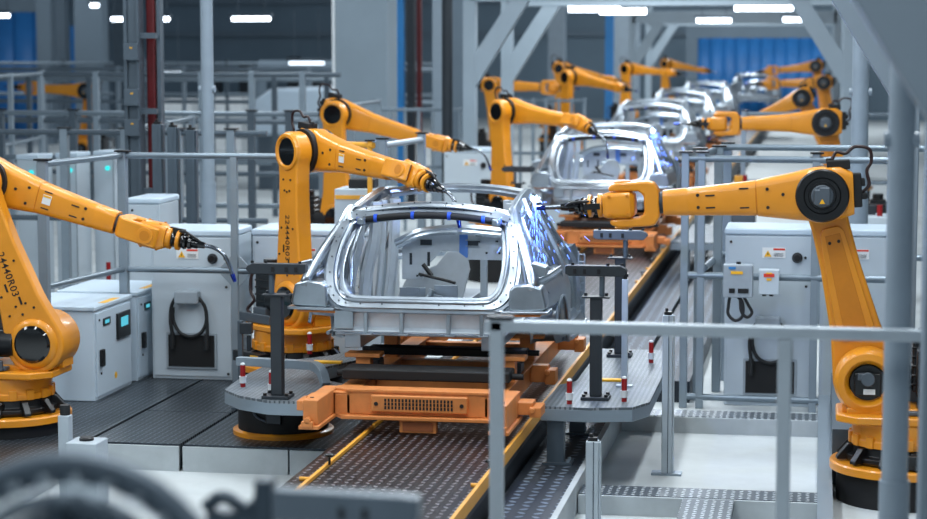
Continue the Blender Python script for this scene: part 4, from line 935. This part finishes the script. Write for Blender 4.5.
# distant low white boxes and a pale hood
pale = [(-17.4, 60.5, 1.0, 1.15, .9, 'low white box between the far fences, left'), (-15.8, 60.5, 1.0, 1.2, .9, 'low white box between the far fences, middle'), (-13.9, 60.5, 1.0, 1.2, .9, 'low white box between the far fences, right')]
for (x, y, w, zc, h, lb) in pale:
    o = MB().bx(x, x+w, y, y+1, 0, zc+h/2).build('white_box', 'white_paint', None, bevel=.03, label=lb, category='machine')
o = MB().prism([(-9.9, 1.2), (-9.9, 1.9), (-9.4, 2.25), (-7.9, 2.3), (-7.0, 1.9), (-7.0, 1.2)], 44, 45.6, 'y').build('machine_hood', 'cabinet_white', None, bevel=.1, label='pale rounded machine hood above the second left robot head', category='machine')
for v in (): pass
MB().bx(-9.7, -7.2, 44.1, 45.5, 0, 1.2).build('machine_base', 'dim_steel', o, world=True)
# orange skid end parked at left behind the cabinets
o = MB().prism([(-4.62, 22.0), (-3.75, 22.0), (-3.75, 22.2), (-4.4, 22.2), (-4.4, 22.9), (-4.62, 22.9)], .75, .95, 'z').build('parked_skid', 'orange', None, bevel=.01, label='orange skid frame parked behind the left fence, seen under the left robot arm', category='skid')
MB().bx(-4.55, -4.45, 22.1, 22.3, 0, .75).bx(-3.9, -3.8, 22.05, 22.15, 0, .75).each('skid_leg', 'dim_steel', o, world=True)
o = MB().bx(-5.0, -4.3, 20.6, 20.9, .55, .62).build('rack_shelf', 'rail_steel', None, label='low steel rack behind the left robot arm with red posts', category='rack')
MB().bx(-4.98, -4.94, 20.62, 20.66, 0, .55).bx(-4.36, -4.32, 20.62, 20.66, 0, .55).each('rack_leg', 'rail_steel', o, world=True)
for i, x in enumerate((-4.85, -4.6, -4.4)): MB().cyl((x, 20.75, .62), (x, 20.75, .85), .025).build('red_peg', 'red_band', o, world=True)
# small machinery behind the right fence
for i, (x, y, w, z, m_, lb) in enumerate(((1.75, 23.0, .5, .95, 'motor_grey', 'grey machine block behind the right fence below the forearm'), (2.35, 23.4, .5, .85, 'alu', 'pale machine block behind the right fence, right of the grey one'), (1.2, 29.4, .5, 1.2, 'motor_grey', 'dark machine block beside the second station platform'), (2.9, 22.6, .5, 1.3, 'cabinet', 'pale machine block right of the round right column'))):
    o = MB().bx(x, x+w, y, y+.5, 0, z).build('machine_block', m_, None, bevel=.02, label=lb, category='machine')
    MB().cyl((x+.12, y+.1, z), (x+.12, y+.1, z+.18), .03).cyl((x+.35, y+.1, z), (x+.35, y+.1, z+.12), .03).each('red_valve', 'red_band', o, world=True)
    MB().box((x+.25, y+.3, z+.05), (.12, .1, .1)).build('valve_block', 'edge_yellow' if i % 2 == 0 else 'slate', o, world=True)

# ------------------------------------------------------------------ blurred foreground objects
o = thing('cable_reel', 'blurred dark round reel at the bottom left corner close to the camera', 'reel', (1.255, 3.5, 0))
T = MX(0, 0, 2.045) @ RX(math.radians(84))
def ring(m, r, z, t, n=64): return m.tube([(r*math.cos(2*PI*k/n), r*math.sin(2*PI*k/n), z) for k in range(n+1)], t, n=12)
m = MB(T); ring(m, .305, 0, .02); m.rev((0, 0, -.05), (0, 0, 1), [(0, .27), (0, .31), (.05, .315), (.05, .262)], 64, caps=False); m.build('outer_rim', 'fore_grey', o)
m = MB(T); ring(m, .235, .01, .014); ring(m, .205, -.03, .016); m.build('inner_rim', 'fore_grey', o)
m = MB(T).cyl((0, 0, -.08), (0, 0, .03), .1, n=32)
for k in range(9):
    w = 2*PI*k/9+.3; m.tube([(.08*math.cos(w), .08*math.sin(w), 0), (.24*math.cos(w), .24*math.sin(w), 0)], .016, n=8)
m.rev((0, 0, -.06), (0, 0, 1), [(0, .0), (0, .2), (.01, .2)], 40); m.build('spoke_hub', 'fore_dark', o)
for k in range(10):
    w = PI*(.2+k*.07); MB(T).cyl((.275*math.cos(w), .275*math.sin(w), 0), (.275*math.cos(w), .275*math.sin(w), .035), .008, n=10).build('bolt', 'alu_light', o)
for k in range(8):
    w = PI*(.25+k*.08); MB(T).cyl((.175*math.cos(w), .175*math.sin(w), -.03), (.175*math.cos(w), .175*math.sin(w), .02), .007, n=10).build('bolt', 'alu_light', o)
MB().bx(-.03, .03, .06, .12, 0, 1.98).build('stand_post', 'fore_dark', o)
MB(T).cyl((0, 0, -.14), (0, 0, 0), .09, n=24).build('axle', 'fore_dark', o)

o = thing('clamp_stand', 'blurred grey slotted clamp bar on a post at the bottom left foreground', 'stand', (1.255, 4.9, 0))
MB().prism([(0, -.04), (.36, -.04), (.375, -.02), (.375, .03), (.33, .035), (0, .04)], -.03, .03, 'y').build('clamp_bar', 'fore_grey', o, bevel=.006).location = (.01, 0, 1.968)
MB().bx(-.035, .01, -.03, .03, 0, 2.03).build('post', 'fore_dark', o, bevel=.005)
MB().box((.19, -.031, 1.955), (.014, .006, .03)).box((.25, -.031, 1.955), (.014, .006, .03)).each('slot', 'matte_black', o)
MB().tube([(-.02, 0, 1.98), (-.06, 0, 1.95), (-.12, 0, 1.98), (-.17, 0, 1.95)], .018, sm=4).box((-.09, 0, 1.92), (.14, .05, .05)).build('bracket', 'fore_dark', o)

# ------------------------------------------------------------------ welding sparks
def sparks(label, c, n, L, spread, seed, tr=.0016):
    random.seed(seed); m = MB()
    for k in range(n):
        dx = random.gauss(.16, .3)*spread; dy = random.uniform(-.5, .4); dz = -abs(random.gauss(.7, .45))
        d = Vector((dx, dy*.3, dz)).normalized()
        t0 = random.uniform(.01, L)**1.1; ln = random.uniform(.01, .05)
        p = Vector(c)+d*t0; q = p+(d+Vector((0, 0, -.25*t0)))*ln
        m.tube([p, q], [tr*random.uniform(.7, 1.6), tr*.4], n=4)
    o = m.build('welding_sparks', 'spark', None, label=label, category='sparks', kind='stuff')
    m = MB()
    for k in range(26):
        d = Vector((random.gauss(0, 1), random.gauss(0, 1), random.gauss(0, 1))).normalized(); m.tube([Vector(c)+d*.004, Vector(c)+d*random.uniform(.015, .05)], [.0025, .0006], n=4)
    m.rev(Vector(c)-Vector((0, 0, .018)), (0, 0, 1), [(0, .003), (.008, .014), (.018, .019), (.028, .014), (.036, .003)], 14)
    m.build('arc_core', 'spark_core', o, world=True)
    return o
SP1 = (.56, 13.95+.35, 2.06)
SP1 = (.60, 14.45, 2.03)
sparks('blue white welding sparks falling on the right rear pillar of the nearest car', SP1, 150, .5, .38, 3, .0012)
SP2 = (.50, 26.1, 2.07)
sparks('blue white welding sparks at the right roof edge of the second car', SP2, 70, .5, .7, 5, .003)
def point(loc, e, col, r=.03):
    l = bpy.data.lights.new('weld_arc', 'POINT'); l.energy = e; l.color = col; l.shadow_soft_size = r
    o = bpy.data.objects.new('weld_arc_light', l); COL.objects.link(o); o.location = loc
point((SP1[0], SP1[1]+.02, SP1[2]+.03), 60, (.35, .5, 1))
point((SP2[0], SP2[1]+.02, SP2[2]+.03), 40, (.35, .5, 1))

# ------------------------------------------------------------------ light: unseen area lights added above the hall and a cool ambient
def area(x, y, z, sx, sy, e, col=(.88, .95, 1), rx=0, ry=0):
    l = bpy.data.lights.new('added_area', 'AREA'); l.shape = 'RECTANGLE'; l.size = sx; l.size_y = sy; l.energy = e; l.color = col
    o = bpy.data.objects.new('added_area_light', l); COL.objects.link(o); o.location = (x, y, z); o.rotation_euler = (rx, ry, 0)
for y in (9, 14, 19): 
    area(-3.6, y, 6.5, .5, 3.2, 120); area(0, y, 6.5, .5, 3.2, 140); area(3.2, y+1.5, 7.5, .5, 3.2, 200)
for y in (26, 34, 42, 52, 64, 76):
    area(-.3, y, 6.5, .8, 5, 420); area(-7, y, 7.5, .8, 5, 200)
for x in (-24, -13, -3, 6): area(x, 80 if x > -10 else 56, 8.5, 6, 3, 420 if x > -10 else 330, rx=math.radians(35))  # added tilted wash lights that brighten the far walls
area(1, 3, 6.5, 3, 1.5, 160, rx=math.radians(35))
area(-8, 12, 6, 1, 6, 220, rx=0, ry=math.radians(-40))
W = bpy.data.worlds.new('world'); SC.world = W; W.use_nodes = True
bg = W.node_tree.nodes['Background']; nt = W.node_tree
tc = nt.nodes.new('ShaderNodeTexCoord'); sp = nt.nodes.new('ShaderNodeSeparateXYZ'); rp = nt.nodes.new('ShaderNodeValToRGB')
nt.links.new(tc.outputs['Generated'], sp.inputs[0]); nt.links.new(sp.outputs['Z'], rp.inputs['Fac']); nt.links.new(rp.outputs['Color'], bg.inputs['Color'])
E_ = rp.color_ramp.elements; E_[0].position = 0; E_[0].color = (.62, .78, .92, 1); E_[1].position = .75; E_[1].color = (.10, .14, .19, 1)
e = E_.new(.25); e.color = (.5, .64, .78, 1)
bg.inputs['Strength'].default_value = .42
SC.view_settings.view_transform = 'Standard'; SC.view_settings.look = 'None'; SC.view_settings.gamma = 1; SC.view_settings.use_curve_mapping = False
SC.view_settings.exposure = 0.08
